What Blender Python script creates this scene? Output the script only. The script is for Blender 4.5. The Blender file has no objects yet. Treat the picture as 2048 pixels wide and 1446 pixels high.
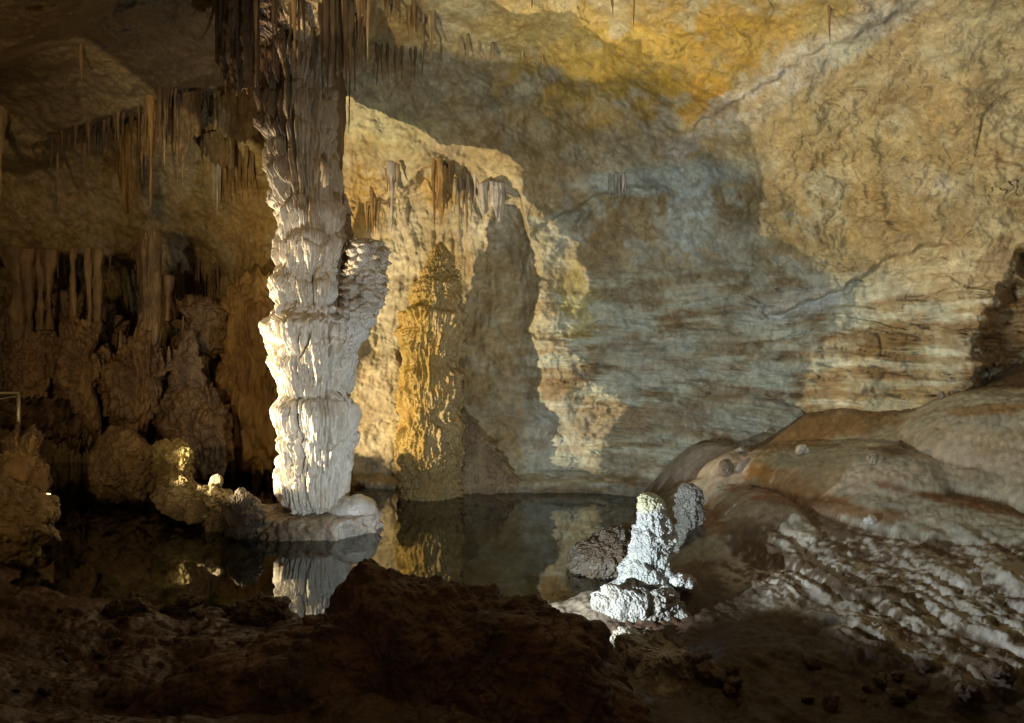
import bpy, math, random
import numpy as np
F=1334.0; CZ=1.7; YH=723.0; CX=1024.0          # lens constant (px), camera height, horizon row, centre column
sc=bpy.context.scene; COL=sc.collection
rng=np.random.default_rng(7); random.seed(5)
# ------------------------------------------------------------------ noise
_perm=np.concatenate([rng.permutation(256)]*3).astype(np.int32)
_g=rng.normal(size=(256,3)).astype(np.float32); _g/=np.linalg.norm(_g,axis=1)[:,None]
def perlin(x,y,z):
    x=np.asarray(x,np.float32);y=np.asarray(y,np.float32);z=np.asarray(z,np.float32)
    x,y,z=np.broadcast_arrays(x,y,z)
    xi=np.floor(x);yi=np.floor(y);zi=np.floor(z)
    fx=x-xi;fy=y-yi;fz=z-zi
    xi=xi.astype(np.int32)&255;yi=yi.astype(np.int32)&255;zi=zi.astype(np.int32)&255
    u=fx*fx*fx*(fx*(fx*6-15)+10);v=fy*fy*fy*(fy*(fy*6-15)+10);w=fz*fz*fz*(fz*(fz*6-15)+10)
    def c(a,b,d):
        h=_perm[_perm[_perm[xi+a]+yi+b]+zi+d]
        g=_g[h]
        return g[...,0]*(fx-a)+g[...,1]*(fy-b)+g[...,2]*(fz-d)
    def L(a,b,t): return a+(b-a)*t
    r=L(L(L(c(0,0,0),c(1,0,0),u),L(c(0,1,0),c(1,1,0),u),v),L(L(c(0,0,1),c(1,0,1),u),L(c(0,1,1),c(1,1,1),u),v),w)
    return r*1.7
def fbm(x,y,z,o=4,g=.5):
    r=0;a=1.;f=1.
    for i in range(o):
        r=r+a*perlin(x*f+i*17.3,y*f+i*5.1,z*f+i*9.7);a*=g;f*=2.03
    return r
def billow(x,y,z,o=3,g=.5):
    r=0;a=1.;f=1.
    for i in range(o):
        r=r+a*(np.abs(perlin(x*f+i*11.3,y*f+i*7.1,z*f+i*3.7))*2-.6);a*=g;f*=2.1
    return r
def ss(a,b,x):
    t=np.clip((x-a)/(b-a),0,1);return t*t*(3-2*t)
def worley(x,y,z):
    """distance to nearest and second-nearest feature point"""
    xi=np.floor(x).astype(np.int32);yi=np.floor(y).astype(np.int32);zi=np.floor(z).astype(np.int32)
    d1=np.full(x.shape,9.,np.float32);d2=d1.copy()
    for a in (-1,0,1):
        for b in (-1,0,1):
            for c in (-1,0,1):
                h=_perm[_perm[_perm[(xi+a)&255]+((yi+b)&255)]+((zi+c)&255)]
                dx=xi+a+.5+.45*_g[h,0]-x;dy=yi+b+.5+.45*_g[h,1]-y;dz=zi+c+.5+.45*_g[h,2]-z
                d=np.sqrt(dx*dx+dy*dy+dz*dz).astype(np.float32)
                d2=np.minimum(d2,np.maximum(d,d1));d1=np.minimum(d1,d)
    return d1,d2
def tps_fit(P,V,lam=1e-4):
    P=np.asarray(P,float);V=np.asarray(V,float);n=len(P)
    d=np.linalg.norm(P[:,None]-P[None],axis=2);K=np.where(d>0,d*d*np.log(d+1e-12),0)+lam*np.eye(n)
    A=np.zeros((n+3,n+3));A[:n,:n]=K;A[:n,n]=1;A[:n,n+1:]=P;A[n,:n]=1;A[n+1:,:n]=P.T
    w=np.linalg.solve(A,np.concatenate([V,np.zeros(3)]))
    return P,w
def tps_eval(m,x,y):
    P,w=m;x=np.asarray(x,float);y=np.asarray(y,float)
    r=w[-3]+w[-2]*x+w[-1]*y
    for (a,b),k in zip(P,w):
        q=(x-a)**2+(y-b)**2
        r=r+k*.5*q*np.log(q+1e-12)
    return r
def pt(px,py,d):
    px=np.asarray(px,float);py=np.asarray(py,float);d=np.asarray(d,float)
    return np.stack(np.broadcast_arrays((px-CX)*d/F,d,CZ-(py-YH)*d/F),-1)
def ZAT(py,d): return CZ-(py-YH)*d/F
# ------------------------------------------------------------------ object helpers
def empty(name,loc=(0,0,0)):
    o=bpy.data.objects.new(name,None);COL.objects.link(o);o.location=loc;o.empty_display_size=.1;return o
def tag(o,label=None,cat=None,group=None,kind=None):
    if label:o['label']=label
    if cat:o['category']=cat
    if group:o['group']=group
    if kind:o['kind']=kind
    return o
def link(name,V,Fc,mat,parent=None,col=None,org=None,smooth=True):
    """V (n,3) world points; Fc (m,4) or (m,3) or list; org = origin of the object"""
    V=np.asarray(V,np.float32).reshape(-1,3)
    if parent is not None: o0=np.array(parent.get('_abs',tuple(parent.location)),np.float32)
    elif org is not None: o0=np.array(org,np.float32)
    else: o0=np.zeros(3,np.float32)
    me=bpy.data.meshes.new(name);Vl=V-o0
    if isinstance(Fc,np.ndarray):
        k=Fc.shape[1];me.vertices.add(len(Vl));me.vertices.foreach_set('co',Vl.ravel())
        me.loops.add(Fc.size);me.loops.foreach_set('vertex_index',Fc.astype(np.int32).ravel())
        me.polygons.add(len(Fc));me.polygons.foreach_set('loop_start',np.arange(len(Fc),dtype=np.int32)*k)
        me.update(calc_edges=True)
    else:
        me.from_pydata(Vl.tolist(),[],Fc)
    if smooth: me.polygons.foreach_set('use_smooth',np.ones(len(me.polygons),bool))
    if col is not None:
        c=np.ones((len(Vl),4),np.float32);c[:,:3]=np.asarray(col,np.float32).reshape(-1,3) if np.ndim(col)>1 else col
        at=me.color_attributes.new('Col','FLOAT_COLOR','POINT');at.data.foreach_set('color',c.ravel())
    me.materials.append(mat);me.update()
    o=bpy.data.objects.new(name,me);COL.objects.link(o)
    if parent is not None: o.parent=parent
    else: o.location=o0.tolist()
    return o
def grid_faces(n,m,wrap=False):
    i=np.arange(n-1)[:,None];j=np.arange(m if wrap else m-1)[None]
    j2=(j+1)%m
    a=i*m+j;b=i*m+j2;c=(i+1)*m+j2;d=(i+1)*m+j
    return np.stack(np.broadcast_arrays(a,b,c,d),-1).reshape(-1,4)
# ------------------------------------------------------------------ materials
def rock_mat(name,base=None,rough=(.45,.8),bump=.35,scale=1.0,mott=.35,stain=(.30,.17,.06),stain_amt=.25,pop=0.,aniso=(1,1,1),spec=.4,dist=.012):
    m=bpy.data.materials.new(name);m.use_nodes=True;nt=m.node_tree;N=nt.nodes;L=nt.links
    b=N['Principled BSDF'];b.inputs['Specular IOR Level'].default_value=spec
    tc=N.new('ShaderNodeTexCoord');mp=N.new('ShaderNodeMapping');mp.inputs['Scale'].default_value=aniso;L.new(tc.outputs['Object'],mp.inputs[0])
    def noise(s,d=6,r=.6,w=0):
        n=N.new('ShaderNodeTexNoise');n.inputs['Scale'].default_value=s*scale;n.inputs['Detail'].default_value=d;n.inputs['Roughness'].default_value=r
        n.inputs['Distortion'].default_value=w;L.new(mp.outputs[0],n.inputs['Vector']);return n
    def rng_(src,a,b_,c,d):
        r=N.new('ShaderNodeMapRange');r.inputs[1].default_value=a;r.inputs[2].default_value=b_;r.inputs[3].default_value=c;r.inputs[4].default_value=d
        L.new(src,r.inputs[0]);return r.outputs[0]
    if base is None:
        a=N.new('ShaderNodeAttribute');a.attribute_name='Col';src=a.outputs['Color']
    else:
        c=N.new('ShaderNodeRGB');c.outputs[0].default_value=(*base,1);src=c.outputs[0]
    n1=noise(2.3,8,.62,.6);n2=noise(17,6,.7);n3=noise(70,3,.7)
    v1=rng_(n1.outputs['Fac'],.3,.7,1-mott,1+mott);v2=rng_(n2.outputs['Fac'],.3,.7,1-mott*.6,1+mott*.6)
    v3=rng_(n3.outputs['Fac'],.3,.7,1-mott*.45,1+mott*.45)
    mu=N.new('ShaderNodeMath');mu.operation='MULTIPLY';L.new(v1,mu.inputs[0]);L.new(v2,mu.inputs[1])
    mu2=N.new('ShaderNodeMath');mu2.operation='MULTIPLY';L.new(mu.outputs[0],mu2.inputs[0]);L.new(v3,mu2.inputs[1])
    sm=N.new('ShaderNodeVectorMath');sm.operation='SCALE';L.new(src,sm.inputs[0]);L.new(mu2.outputs[0],sm.inputs['Scale'])
    n4=noise(4.7,9,.7,1.2);st=rng_(n4.outputs['Fac'],.52,.66,0,stain_amt)
    mx=N.new('ShaderNodeMix');mx.data_type='RGBA';mx.blend_type='MULTIPLY';L.new(st,mx.inputs[0]);L.new(sm.outputs[0],mx.inputs[6])
    mx.inputs[7].default_value=(stain[0]*2.2,stain[1]*2.2,stain[2]*2.2,1)
    L.new(mx.outputs[2],b.inputs['Base Color'])
    L.new(rng_(n4.outputs['Fac'],.35,.65,rough[1],rough[0]),b.inputs['Roughness'])
    h=N.new('ShaderNodeMath');h.operation='ADD';L.new(n2.outputs['Fac'],h.inputs[0])
    h2=N.new('ShaderNodeMath');h2.operation='MULTIPLY';h2.inputs[1].default_value=.45;L.new(n3.outputs['Fac'],h2.inputs[0]);L.new(h2.outputs[0],h.inputs[1])
    last=h.outputs[0]
    if pop>0:
        vo=N.new('ShaderNodeTexVoronoi');vo.inputs['Scale'].default_value=38*scale;vo.inputs['Randomness'].default_value=1;L.new(mp.outputs[0],vo.inputs['Vector'])
        q=N.new('ShaderNodeMath');q.operation='MULTIPLY';q.inputs[1].default_value=-pop;L.new(vo.outputs['Distance'],q.inputs[0])
        a2=N.new('ShaderNodeMath');a2.operation='ADD';L.new(last,a2.inputs[0]);L.new(q.outputs[0],a2.inputs[1]);last=a2.outputs[0]
    bp=N.new('ShaderNodeBump');bp.inputs['Strength'].default_value=bump;bp.inputs['Distance'].default_value=dist*3;L.new(last,bp.inputs['Height']);L.new(bp.outputs[0],b.inputs['Normal'])
    return m
M_wall=rock_mat('limestone_wall_rock',rough=(.5,.85),bump=.4,mott=.26,stain_amt=.4,dist=.006,pop=.2)
M_ground=rock_mat('muddy_flowstone',rough=(.3,.75),bump=.5,mott=.28,stain=(.36,.28,.17),stain_amt=.4,dist=.004)
M_dark=rock_mat('dark_cave_mud_rock',rough=(.35,.75),bump=.7,mott=.45,stain_amt=.5,pop=.3)
M_white=rock_mat('white_calcite',rough=(.22,.5),bump=.25,scale=1.3,mott=.10,stain=(.42,.36,.27),stain_amt=.3,aniso=(1.6,1.6,.5),spec=.5,dist=.008)
M_gold=rock_mat('golden_flowstone',rough=(.35,.65),bump=.45,scale=1.4,mott=.22,stain_amt=.35,aniso=(1.4,1.4,.8),spec=.5,pop=.4,dist=.01)
M_pop=rock_mat('popcorn_calcite',rough=(.40,.72),bump=.65,scale=1.5,mott=.25,stain=(.36,.3,.2),stain_amt=.3,pop=1.0,dist=.012)
M_drip=rock_mat('dripstone',rough=(.35,.65),bump=.5,scale=1.6,mott=.22,stain_amt=.35,aniso=(1.6,1.6,.3),spec=.5,dist=.006)
def simple_mat(name,c,r=.5,met=0.):
    m=bpy.data.materials.new(name);m.use_nodes=True;b=m.node_tree.nodes['Principled BSDF']
    b.inputs['Base Color'].default_value=(*c,1);b.inputs['Roughness'].default_value=r;b.inputs['Metallic'].default_value=met
    n=m.node_tree.nodes.new('ShaderNodeTexNoise');n.inputs['Scale'].default_value=60
    bp=m.node_tree.nodes.new('ShaderNodeBump');bp.inputs['Strength'].default_value=.1;m.node_tree.links.new(n.outputs[0],bp.inputs['Height']);m.node_tree.links.new(bp.outputs[0],b.inputs['Normal'])
    return m
# ------------------------------------------------------------------ cave wall
WP=[]
def row(py,*pairs):
    for px,d in pairs: WP.append((px,py,d))
row(-650,(-900,3.0),(0,3.4),(1000,3.6),(2048,3.0),(2950,2.6))
row(-250,(-900,4.6),(0,4.8),(600,5.2),(1000,5.2),(1600,4.7),(2048,4.1),(2950,3.1))
row(0,(-900,5.4),(0,5.8),(300,6.6),(600,7.0),(1000,6.9),(1400,6.2),(1800,5.4),(2048,4.9),(2950,3.5))
row(200,(-900,6.4),(0,7.6),(300,7.9),(600,8.2),(1000,8.1),(1400,7.2),(1800,6.0),(2048,5.4),(2950,3.7))
row(450,(-900,7.0),(0,8.8),(300,9.2),(600,9.3),(1000,9.0),(1400,8.1),(1800,6.6),(2048,5.8),(2950,3.9))
row(700,(-900,7.5),(0,9.6),(300,9.7),(600,9.5),(1000,9.1),(1300,8.7),(1600,7.6),(1850,6.6),(2048,6.0),(2950,4.1))
row(950,(-900,7.5),(0,9.6),(300,9.7),(600,9.5),(1000,9.05),(1300,8.7),(1600,7.7),(1850,6.8),(2048,6.2),(2950,4.2))
row(1200,(-900,7.6),(0,9.6),(600,9.5),(1000,9.05),(1300,8.7),(1600,7.9),(2048,6.4),(2950,4.4))
WP=np.array(WP,float)
_wm=tps_fit(WP[:,:2]/1000,WP[:,2],1e-4)
def seg(px,pts):
    a=np.array(pts,float);return np.interp(px,a[:,0],a[:,1])
def wall_base(px,py):
    D=tps_eval(_wm,px/1000,py/1000)
    w=pt(px,py,D);n=fbm(w[...,0]*1.3,w[...,1]*1.3,w[...,2]*1.3,3)
    n2=fbm(w[...,0]*5,w[...,1]*5+3,w[...,2]*5,3)
    # nearer slab of ceiling, top left corner
    e=seg(px,[(-900,420),(0,130),(120,75),(230,-5),(600,-260)])+n*14
    D=D-1.0*ss(12,-22,py-e)*ss(420,200,px)
    # long ledge from the left, stalactites hang from it
    e=seg(px,[(-900,350),(60,300),(150,262),(240,228),(330,190),(420,165),(480,150),(560,140),(640,130)])+n*22+n2*10
    D=D+.75*ss(-8,46,py-e)*ss(700,560,px)-.05
    # pendant mass at the head of the column
    cx=np.abs(px-600)/(150+n*14)
    e=150-95*np.clip(cx,0,2)**3+n2*16
    D=D-.6*ss(30,-22,py-e)*ss(1.15,.8,cx)
    # deep recess under lip, far left
    e=515+n*10+n2*6+(px-150)*.02
    D=D+1.0*ss(-4,26,py-e)*ss(300,220,px)
    e=470+n*8+np.clip(np.abs(px-330)-60,0,999)*.8
    D=D+.18*ss(-3,22,py-e)*ss(240,300,px)*ss(470,380,px)
    # alcove behind the golden stalagmite
    e=seg(px,[(690,500),(720,405),(800,375),(850,335),(930,318),(960,372),(1040,380),(1060,470)])+n2*10
    D=D+.40*ss(-4,34,py-e)*ss(690,740,px)*ss(1085,1035,px)*ss(900,520,py)
    # rounded buttress carrying the right limit of the alcove
    D=D-.20*np.exp(-((px-1075-(py-500)*.10)/55)**2)*ss(330,420,py)*ss(950,600,py)
    # dark niche right edge
    e=((px-2085)/118)**2+((py-640-(px-2048)*-.9)/165)**2
    D=D+.6*ss(1.5,.2,e+n*1.2+n2*.6)
    # overhung foot of the wall along the water / shelf
    D=D-.33*ss(948,972,py+n*7)*ss(640,760,px)*ss(1330,1270,px)
    # ledges crossing the right wall
    for pts,hh,wd in (([(1050,470),(1120,420),(1200,388),(1260,368),(1330,378)],.14,26),([(1370,262),(1500,180),(1640,95),(1830,10)],.07,60),
                      ([(1500,640),(1620,600),(1700,560),(1780,505),(1900,480)],.16,30),([(1040,668),(1190,640),(1300,648),(1480,660),(1600,640)],.06,14),
                      ([(1060,690),(1200,720),(1300,770),(1400,762),(1500,735),(1600,740)],.07,18),([(1480,770),(1560,800),(1640,825)],.1,14),([(1240,880),(1400,890),(1480,900)],.05,12)):
        e=seg(px,pts)+n2*9; x0,x1=pts[0][0],pts[-1][0]
        D=D+hh*(ss(-2,10,py-e)-ss(10,wd+45,py-e))*ss(x0-30,x0+40,px)*ss(x1+30,x1-40,px)
    return D
def wall_D(px,py,fine=True):
    px=np.asarray(px,float);py=np.asarray(py,float)
    D=wall_base(px,py)
    w=pt(px,py,D);x,y,z=w[...,0],w[...,1],w[...,2]
    D=D+.16*fbm(x*.7,y*.7,z*.7,3)+.06*fbm(x*2.3,y*2.3,z*2.6,3)
    if not fine: return D
    strata=ss(1000,1150,px)*ss(430,640,py)
    rub=np.exp(-(((px-1740)/230)**2+((py-370)/170)**2)*1.3)+.2*np.exp(-(((px-1500)/500)**2+((py-330)/300)**2))+.3*ss(700,640,px)
    fl=ss(700,740,px)*ss(1010,960,px)*ss(330,420,py)*ss(900,640,py)
    leftw=ss(620,560,px)*ss(480,560,py)
    dip=(px-1300)*.00012
    zz=z+dip*0+x*.06+.05*perlin(x*1.2,y*1.2,z*1.2)
    s=np.abs(perlin(x*.9,y*.9,zz*9))+.5*np.abs(perlin(x*2.2,y*2.2,zz*21+4))+.25*np.abs(perlin(x*5,y*5,zz*50+9))
    D=D+strata*(.085*np.exp(-((s-.02)/.12)**2)+.03*fbm(x*1.4,y*1.4,zz*15,4))
    q=1-np.abs(perlin(x*.7+.05*perlin(x*5,y*5,z*5),y*.7,zz*4.6+5+.10*perlin(x*6,y*6,z*6))) 
    D=D+.09*ss(.965,1.0,q)*(.12+.8*strata)*ss(-.1,.35,perlin(x*1.1,y*1.1,z*2+4))*ss(500,560,py)
    b=billow(x*3.2,y*3.2,z*3.6,4,.55)
    D=D-b*(.012+.020*rub+.008*(1-strata))
    a_=(x*.80-z*.60)+.12*perlin(x*2,y*2,z*2);c_=(x*.60+z*.80)+.12*perlin(x*2+9,y*2,z*2)
    m=(rub>.03)
    w1,w2=worley((a_*2.6)[m],(y*2.6)[m],(c_*5.2)[m]);ch=np.zeros_like(x);ch[m]=.5-w1+.35*ss(0,.12,w2-w1)
    w1,w2=worley((a_*6+4)[m],(y*6)[m],(c_*11)[m]);ch2=np.zeros_like(x);ch2[m]=.5-w1+.3*ss(0,.15,w2-w1)
    D=D-rub*(.06*ch*ss(-.3,.4,perlin(x*1.3,y*1.3,z*1.3))+.018*ch2*ss(-.4,.3,perlin(x*1.9,y*1.9,z*1.9+4)))
    b2=billow(x*9,y*9,z*10,3,.6)
    D=D-b2*(.003+.007*rub+.003*ss(500,250,py))
    for sd,ff,dp in ((3.,1.1,.05),(8.,2.6,.028)):      # joints and hairline cracks
        wq=.10*fbm(x*ff*3+sd,y*ff*3,z*ff*3,4,.6)
        q=np.abs(perlin((x*.8+z*.5)*ff+sd+wq,y*ff,(z*.8-x*.35)*ff*1.7+wq))
        D=D+dp*np.exp(-(q/(.014*ff))**2)*ss(.1,.45,perlin(x*ff*.8+sd,y,z*ff*.8))*ss(620,760,px)
    g=billow(x*4.5+.5*perlin(x*2,y*2,z*1.2),y*4.5,z*.55,3,.5)
    D=D-fl*g*.05
    g=billow(x*3.6+.5*perlin(x*1.5,y,z*1.2),y*3.,z*.5+3,4,.55)
    D=D-leftw*g*(.06+.10*ss(640,560,py)*0+.08*ss(520,600,py))-ss(620,560,px)*ss(620,520,py)*g*.02
    D=D+.010*fbm(x*16,y*16,z*16,3,.6)
    return D
def axis(lo,hi,flo,fhi,st,coarse):
    a=list(np.arange(lo,flo,coarse))+list(np.arange(flo,fhi,st))+list(np.arange(fhi,hi+coarse,coarse))
    return np.array(a,float)
def blot(px,py,cx,cy,rx,ry,ang=0,n=0,soft=.35):
    a=math.radians(ang);dx=px-cx;dy=py-cy
    u=(dx*math.cos(a)+dy*math.sin(a))/rx;v=(-dx*math.sin(a)+dy*math.cos(a))/ry
    return ss(1+soft,1-soft,np.sqrt(u*u+v*v)+n)
def mixc(c,t,col): return c+(np.array(col)-c)*t[...,None]
us=axis(-900,2950,-40,2090,2.0,40);vs=axis(-650,1210,-40,1010,2.0,30)
U,V=np.meshgrid(us,vs);Dw=wall_D(U,V);W=pt(U,V,Dw)
x,y,z=W[...,0],W[...,1],W[...,2]
n1=fbm(x*1.1,y*1.1,z*1.1+7,4);n2=fbm(x*3.5,y*3.5,z*3.5+2,4);n3=fbm(x*1.2,y*1.2,z*7,4);n4=fbm(x*12,y*12,z*12,3)
C=np.ones(U.shape+(3,))*np.array([.36,.275,.16])
C=mixc(C,ss(.05,.5,n1)*.7,[.40,.33,.22]);C=mixc(C,ss(.1,.6,-n1)*.7,[.27,.185,.085])
C=mixc(C,ss(.1,.7,n2)*.5,[.45,.40,.30]);C=mixc(C,ss(.15,.7,-n2)*.5,[.24,.15,.065])
st=ss(1000,1120,U)*ss(470,620,V)                                   # bedded limestone, paler grey
C=mixc(C,st*.65,[.36,.31,.225]);C=mixc(C,st*ss(.0,.35,n3)*.85,[.50,.50,.44]);C=mixc(C,st*ss(.05,.4,-n3)*.8,[.22,.14,.07]);C=mixc(C,ss(1000,1080,U)*ss(300,400,V)*ss(1750,1600,U)*ss(.1,.5,n2+.5*n1)*.5,[.46,.47,.42])
for a in [(1320,130,230,95,-8,.85,(.44,.275,.055)),(1230,110,180,45,-12,.7,(.46,.31,.08)),(1100,60,160,50,0,.5,(.42,.32,.12)),(1620,40,140,40,-10,.5,(.42,.31,.11)),(1480,40,130,60,0,.5,(.42,.25,.04)),(1400,210,80,50,-20,.6,(.46,.25,.03)),
          (1560,165,250,42,-35,1,(.47,.43,.41)),(1740,60,170,24,-30,1,(.46,.42,.39)),(1690,95,60,30,-30,.7,(.46,.44,.38)),(1380,430,50,80,10,1,(.52,.58,.60)),(1330,360,150,26,-4,.7,(.44,.48,.48)),(1350,350,190,30,-6,.5,(.42,.44,.42)),
          (1120,470,70,40,-40,.6,(.46,.46,.42)),(1590,610,110,30,-14,.85,(.50,.49,.48)),(1440,470,90,35,0,.5,(.44,.44,.40)),(1850,360,80,30,15,.6,(.50,.44,.38)),
          (1340,690,120,24,-8,.7,(.45,.46,.42)),(1340,745,110,20,-3,.7,(.46,.45,.40)),(1230,850,120,34,0,.6,(.26,.19,.12)),(1400,820,130,45,0,.5,(.28,.21,.14)),
          (1500,835,100,30,3,.7,(.42,.43,.38)),(1100,870,50,60,0,.6,(.46,.46,.44)),(1180,930,150,25,0,.6,(.40,.40,.36)),(1150,600,40,60,0,.5,(.42,.36,.10)),
          (720,430,60,110,0,.5,(.40,.24,.06)),(745,400,40,60,0,.5,(.42,.26,.05)),(900,380,60,40,0,.7,(.45,.27,.05)),(770,260,90,60,0,.3,(.36,.36,.20)),
          (800,560,70,170,0,.8,(.52,.44,.32)),(1000,340,60,40,0,.6,(.55,.42,.22)),(980,430,60,70,0,.6,(.56,.50,.40)),(1080,560,40,120,0,.5,(.52,.44,.30)),
          (520,640,80,180,0,.5,(.42,.27,.09)),(500,430,60,120,0,.5,(.38,.22,.06)),(360,560,90,70,0,.5,(.30,.27,.22)),(760,830,70,140,0,.5,(.46,.36,.24)),
          (1900,230,160,60,60,.4,(.36,.25,.12)),(2010,640,70,190,15,.9,(.17,.095,.04)),(1700,300,180,90,20,.4,(.40,.30,.15)),(1880,560,130,70,0,.4,(.40,.34,.26)),
          (1600,470,150,50,30,.4,(.42,.33,.17)),(1290,560,120,40,-10,.4,(.38,.36,.26))]:
    C=mixc(C,blot(U,V,a[0],a[1],a[2],a[3],a[4],(n2*.6+n4*.2+n3*.3)*(.55 if a[3]<=35 else 1))*min(1,a[5]*1.25)*(.55+.45*ss(-.35,.15,n3*.6+n4*.35+n2*.4)),a[6])
C=mixc(C,ss(955,985,V+n2*14)*ss(640,700,U)*ss(1340,1270,U)*.75,[.13,.10,.075])  # wet dark rim at the waterline
dl=ss(660,520,U);C=C*(1-dl*.35)[...,None]*np.array([1,.95,.85]) if False else C
C=mixc(C,ss(640,480,U)*.5,[.26,.165,.075]);C=mixc(C,ss(560,300,U)*ss(400,150,V)*.85,[.095,.064,.038])  # upper left ceiling darkened: its missing light is painted into the colour
C=C*(1+.22*n4)[...,None]
C=mixc(C,ss(760,700,U)*ss(170,110,V)*.75,[.17,.11,.06]);C=np.clip(C*(1-.24*ss(1200,1500,U)*ss(620,420,V))[...,None]*np.array([.95,.995,.90]),.02,.75)  # column head toned dark as painted shade
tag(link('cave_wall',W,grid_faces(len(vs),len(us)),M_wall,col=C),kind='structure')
# ------------------------------------------------------------------ ground and water
G=[]
def gp(px,py,z): d=(CZ-z)*F/(py-YH);G.append(((px-CX)*d/F,d,z))
for a in [(0,1130,.08),(0,1180,.10),(120,1190,.05),(240,1215,.05),(400,1245,.05),(540,1256,.10),(640,1240,.17),(760,1235,.02),(900,1250,.02),(1100,1245,.0),(1170,1215,.03),
          (0,1300,.22),(250,1290,.16),(100,1350,.22),(550,1300,.30),(350,1310,.14),(450,1370,.10),(700,1335,.42),(600,1255,.16),(640,1268,.36),(560,1280,.32),(850,1440,.40),(0,1440,.45),(250,1440,.25),(500,1440,.35),(1000,1440,.32),(1350,1440,.02),(1330,1330,.0),(1600,1380,.04),(1600,1250,.10),(1450,1180,.10),(1500,1300,.10),(1850,1440,.08),(2048,1440,.12),
          (1230,1170,.06),(1290,1130,.10),(1300,1060,.08),(1285,1000,.03),(1290,978,.02),(1490,1105,.24),(1420,1080,.28),(1370,1060,.24),(1400,1010,.28),(1380,960,.35),
          (1580,1170,.21),(1700,1250,.19),(1900,1310,.20),(2048,1350,.22),(1520,1030,.44),(1650,1100,.35),(1800,1150,.36),(2048,1230,.38),(1490,903,.62),(1620,832,1.10),(1850,802,1.30),(2048,778,1.46),(1400,908,.58),
          (1600,905,.76),(1750,880,.94),(1800,940,.80),(2048,900,1.02),(2048,1060,.60),(1800,1050,.51),(1450,935,.60),(1340,935,.34),(1600,990,.55),(2350,1300,.45),(2500,1000,1.0),(2700,1500,.5),(2048,1700,.2),(1400,1900,.2),(600,1900,.35),(-200,1700,.6),(-500,1300,.5),(-500,1100,.3)]: gp(*a)
for a in [(-1,5.6,-.45),(-2.5,5.6,-.4),(-3.6,5.3,-.2),(-1.5,7.2,-.5),(0,6,-.5),(.5,7.5,-.4),(-.6,8.4,-.3),(-3.8,7.6,-.5),(-5,8.6,-.5),(-2.8,9.2,-.4),(.6,5.2,-.22),(.9,6.2,-.28),(-6,6.6,-.3),(-6,10,-.3),(-3,10.5,-.4),(0,9.6,-.4),(1.5,9,-.15),(.2,4.7,-.1),(-.6,5.0,-.2)]: G.append(a)
for a in [(5.6,6.5,1.9),(4.4,7.6,1.6),(3,8.6,.95),(5,3,1.1),(7,3,1.6),(7,0,1.6),(4,1,.8),(2,0,.3),(-2,0,.5),(-6,0,1),(-7,4,.6),(-8,7,.2)]: G.append(a)
G=np.array(G,float);_gm=tps_fit(G[:,:2],G[:,2],2e-3)
LB_=[(1400,925,112,36,-4,.12),(1690,955,215,62,6,.17),(2010,885,215,80,8,.20),(1850,1035,260,42,8,.12),(1530,1040,120,50,22,.10),(1810,855,190,30,-10,.07),(1400,985,110,24,-16,.06),(1980,805,160,26,-3,.06),(1940,960,200,30,12,.08),(2200,1010,200,60,10,.2),(1430,1085,60,34,-20,.08),(1350,1100,50,30,0,.05)]
def lobes(px,py,X,Y,mask=False):
    o=np.zeros(px.shape)
    w=.16*perlin(X*1.6,Y*1.6,.7)+.05*perlin(X*5,Y*5,.7)
    for cx,cy,rx,ry,an,h in LB_:
        a=math.radians(an);dx=px-cx;dy=py-cy;u=(dx*math.cos(a)+dy*math.sin(a))/rx;v=(-dx*math.sin(a)+dy*math.cos(a))/ry
        k=np.clip(1-(u*u+v*v)+w,0,1)**.36
        o=np.maximum(o,k if mask else k*h)
    return o
def ground_z(X,Y,fine=True):
    X=np.asarray(X,float);Y=np.asarray(Y,float);z=tps_eval(_gm,X,Y)
    z=np.clip(z,-.7,2.4)
    if not fine: return z
    px=CX+X/Y*F; slope=ss(1300,1420,px)*ss(-.02,.25,z)
    wx=X+.25*perlin(X*.8,Y*.8,3.3);wy=Y+.25*perlin(X*.8,Y*.8,9.1)
    py=YH+(CZ-z)/np.maximum(Y,.3)*F
    far=lobes(px,py,X,Y);z=z+slope*far*(.50+.55*ss(4.4,6.2,Y))
    r=math.radians(-30);a=wx*math.cos(r)-wy*math.sin(r);b=wx*math.sin(r)+wy*math.cos(r)
    lw=ss(1440,1520,px)*ss(1030,1085,py-(px-1500)*.05)
    rq=(py-(px-1500)*.40)/46+.5*perlin(X*2,Y*2,3.);rib=billow(rq,px/230,3.,4,.45); z=z+slope*lw*rib*.040
    z=z+slope*lw*(.014*billow(X*8,Y*8,2.2,4,.55))+slope*(1-lw)*(.008*billow(X*6,Y*6,7,4,.6)+.004*fbm(X*25,Y*25,3,3))
    z=z+slope*.012*fbm(X*2.2,Y*2.2,3.,3)
    near=1-slope
    z=z+near*(.07*fbm(X*1.3,Y*1.3,.5,3)+.030*billow(X*2.3+.2*perlin(X*5,Y*5,1),Y*2.3,4,3,.45))
    shore=np.exp(-((z-.03)/.13)**2)*near
    z=z+shore*.014*billow(X*9,Y*9,8,4,.5)*ss(-.3,.3,perlin(X*1.7,Y*1.7,4))
    z=z+.006*fbm(X*20,Y*20,3,3,.6)
    return z
gu=axis(-900,2950,-40,2090,2.6,60)
gd=1/np.arange(1/12.5,1/2.15,.00058);gd=np.concatenate([gd,[2.1,2.05,2,1.6,1.2,.8,.4,.05]])
GU,GD=np.meshgrid((gu-CX)/F,gd);GX=GU*np.maximum(GD,.05)
nearw=ss(2.1,.5,GD);GX=GX+GU*nearw*2.0
GZ=ground_z(GX,np.maximum(GD,.3));GY=GD
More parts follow.
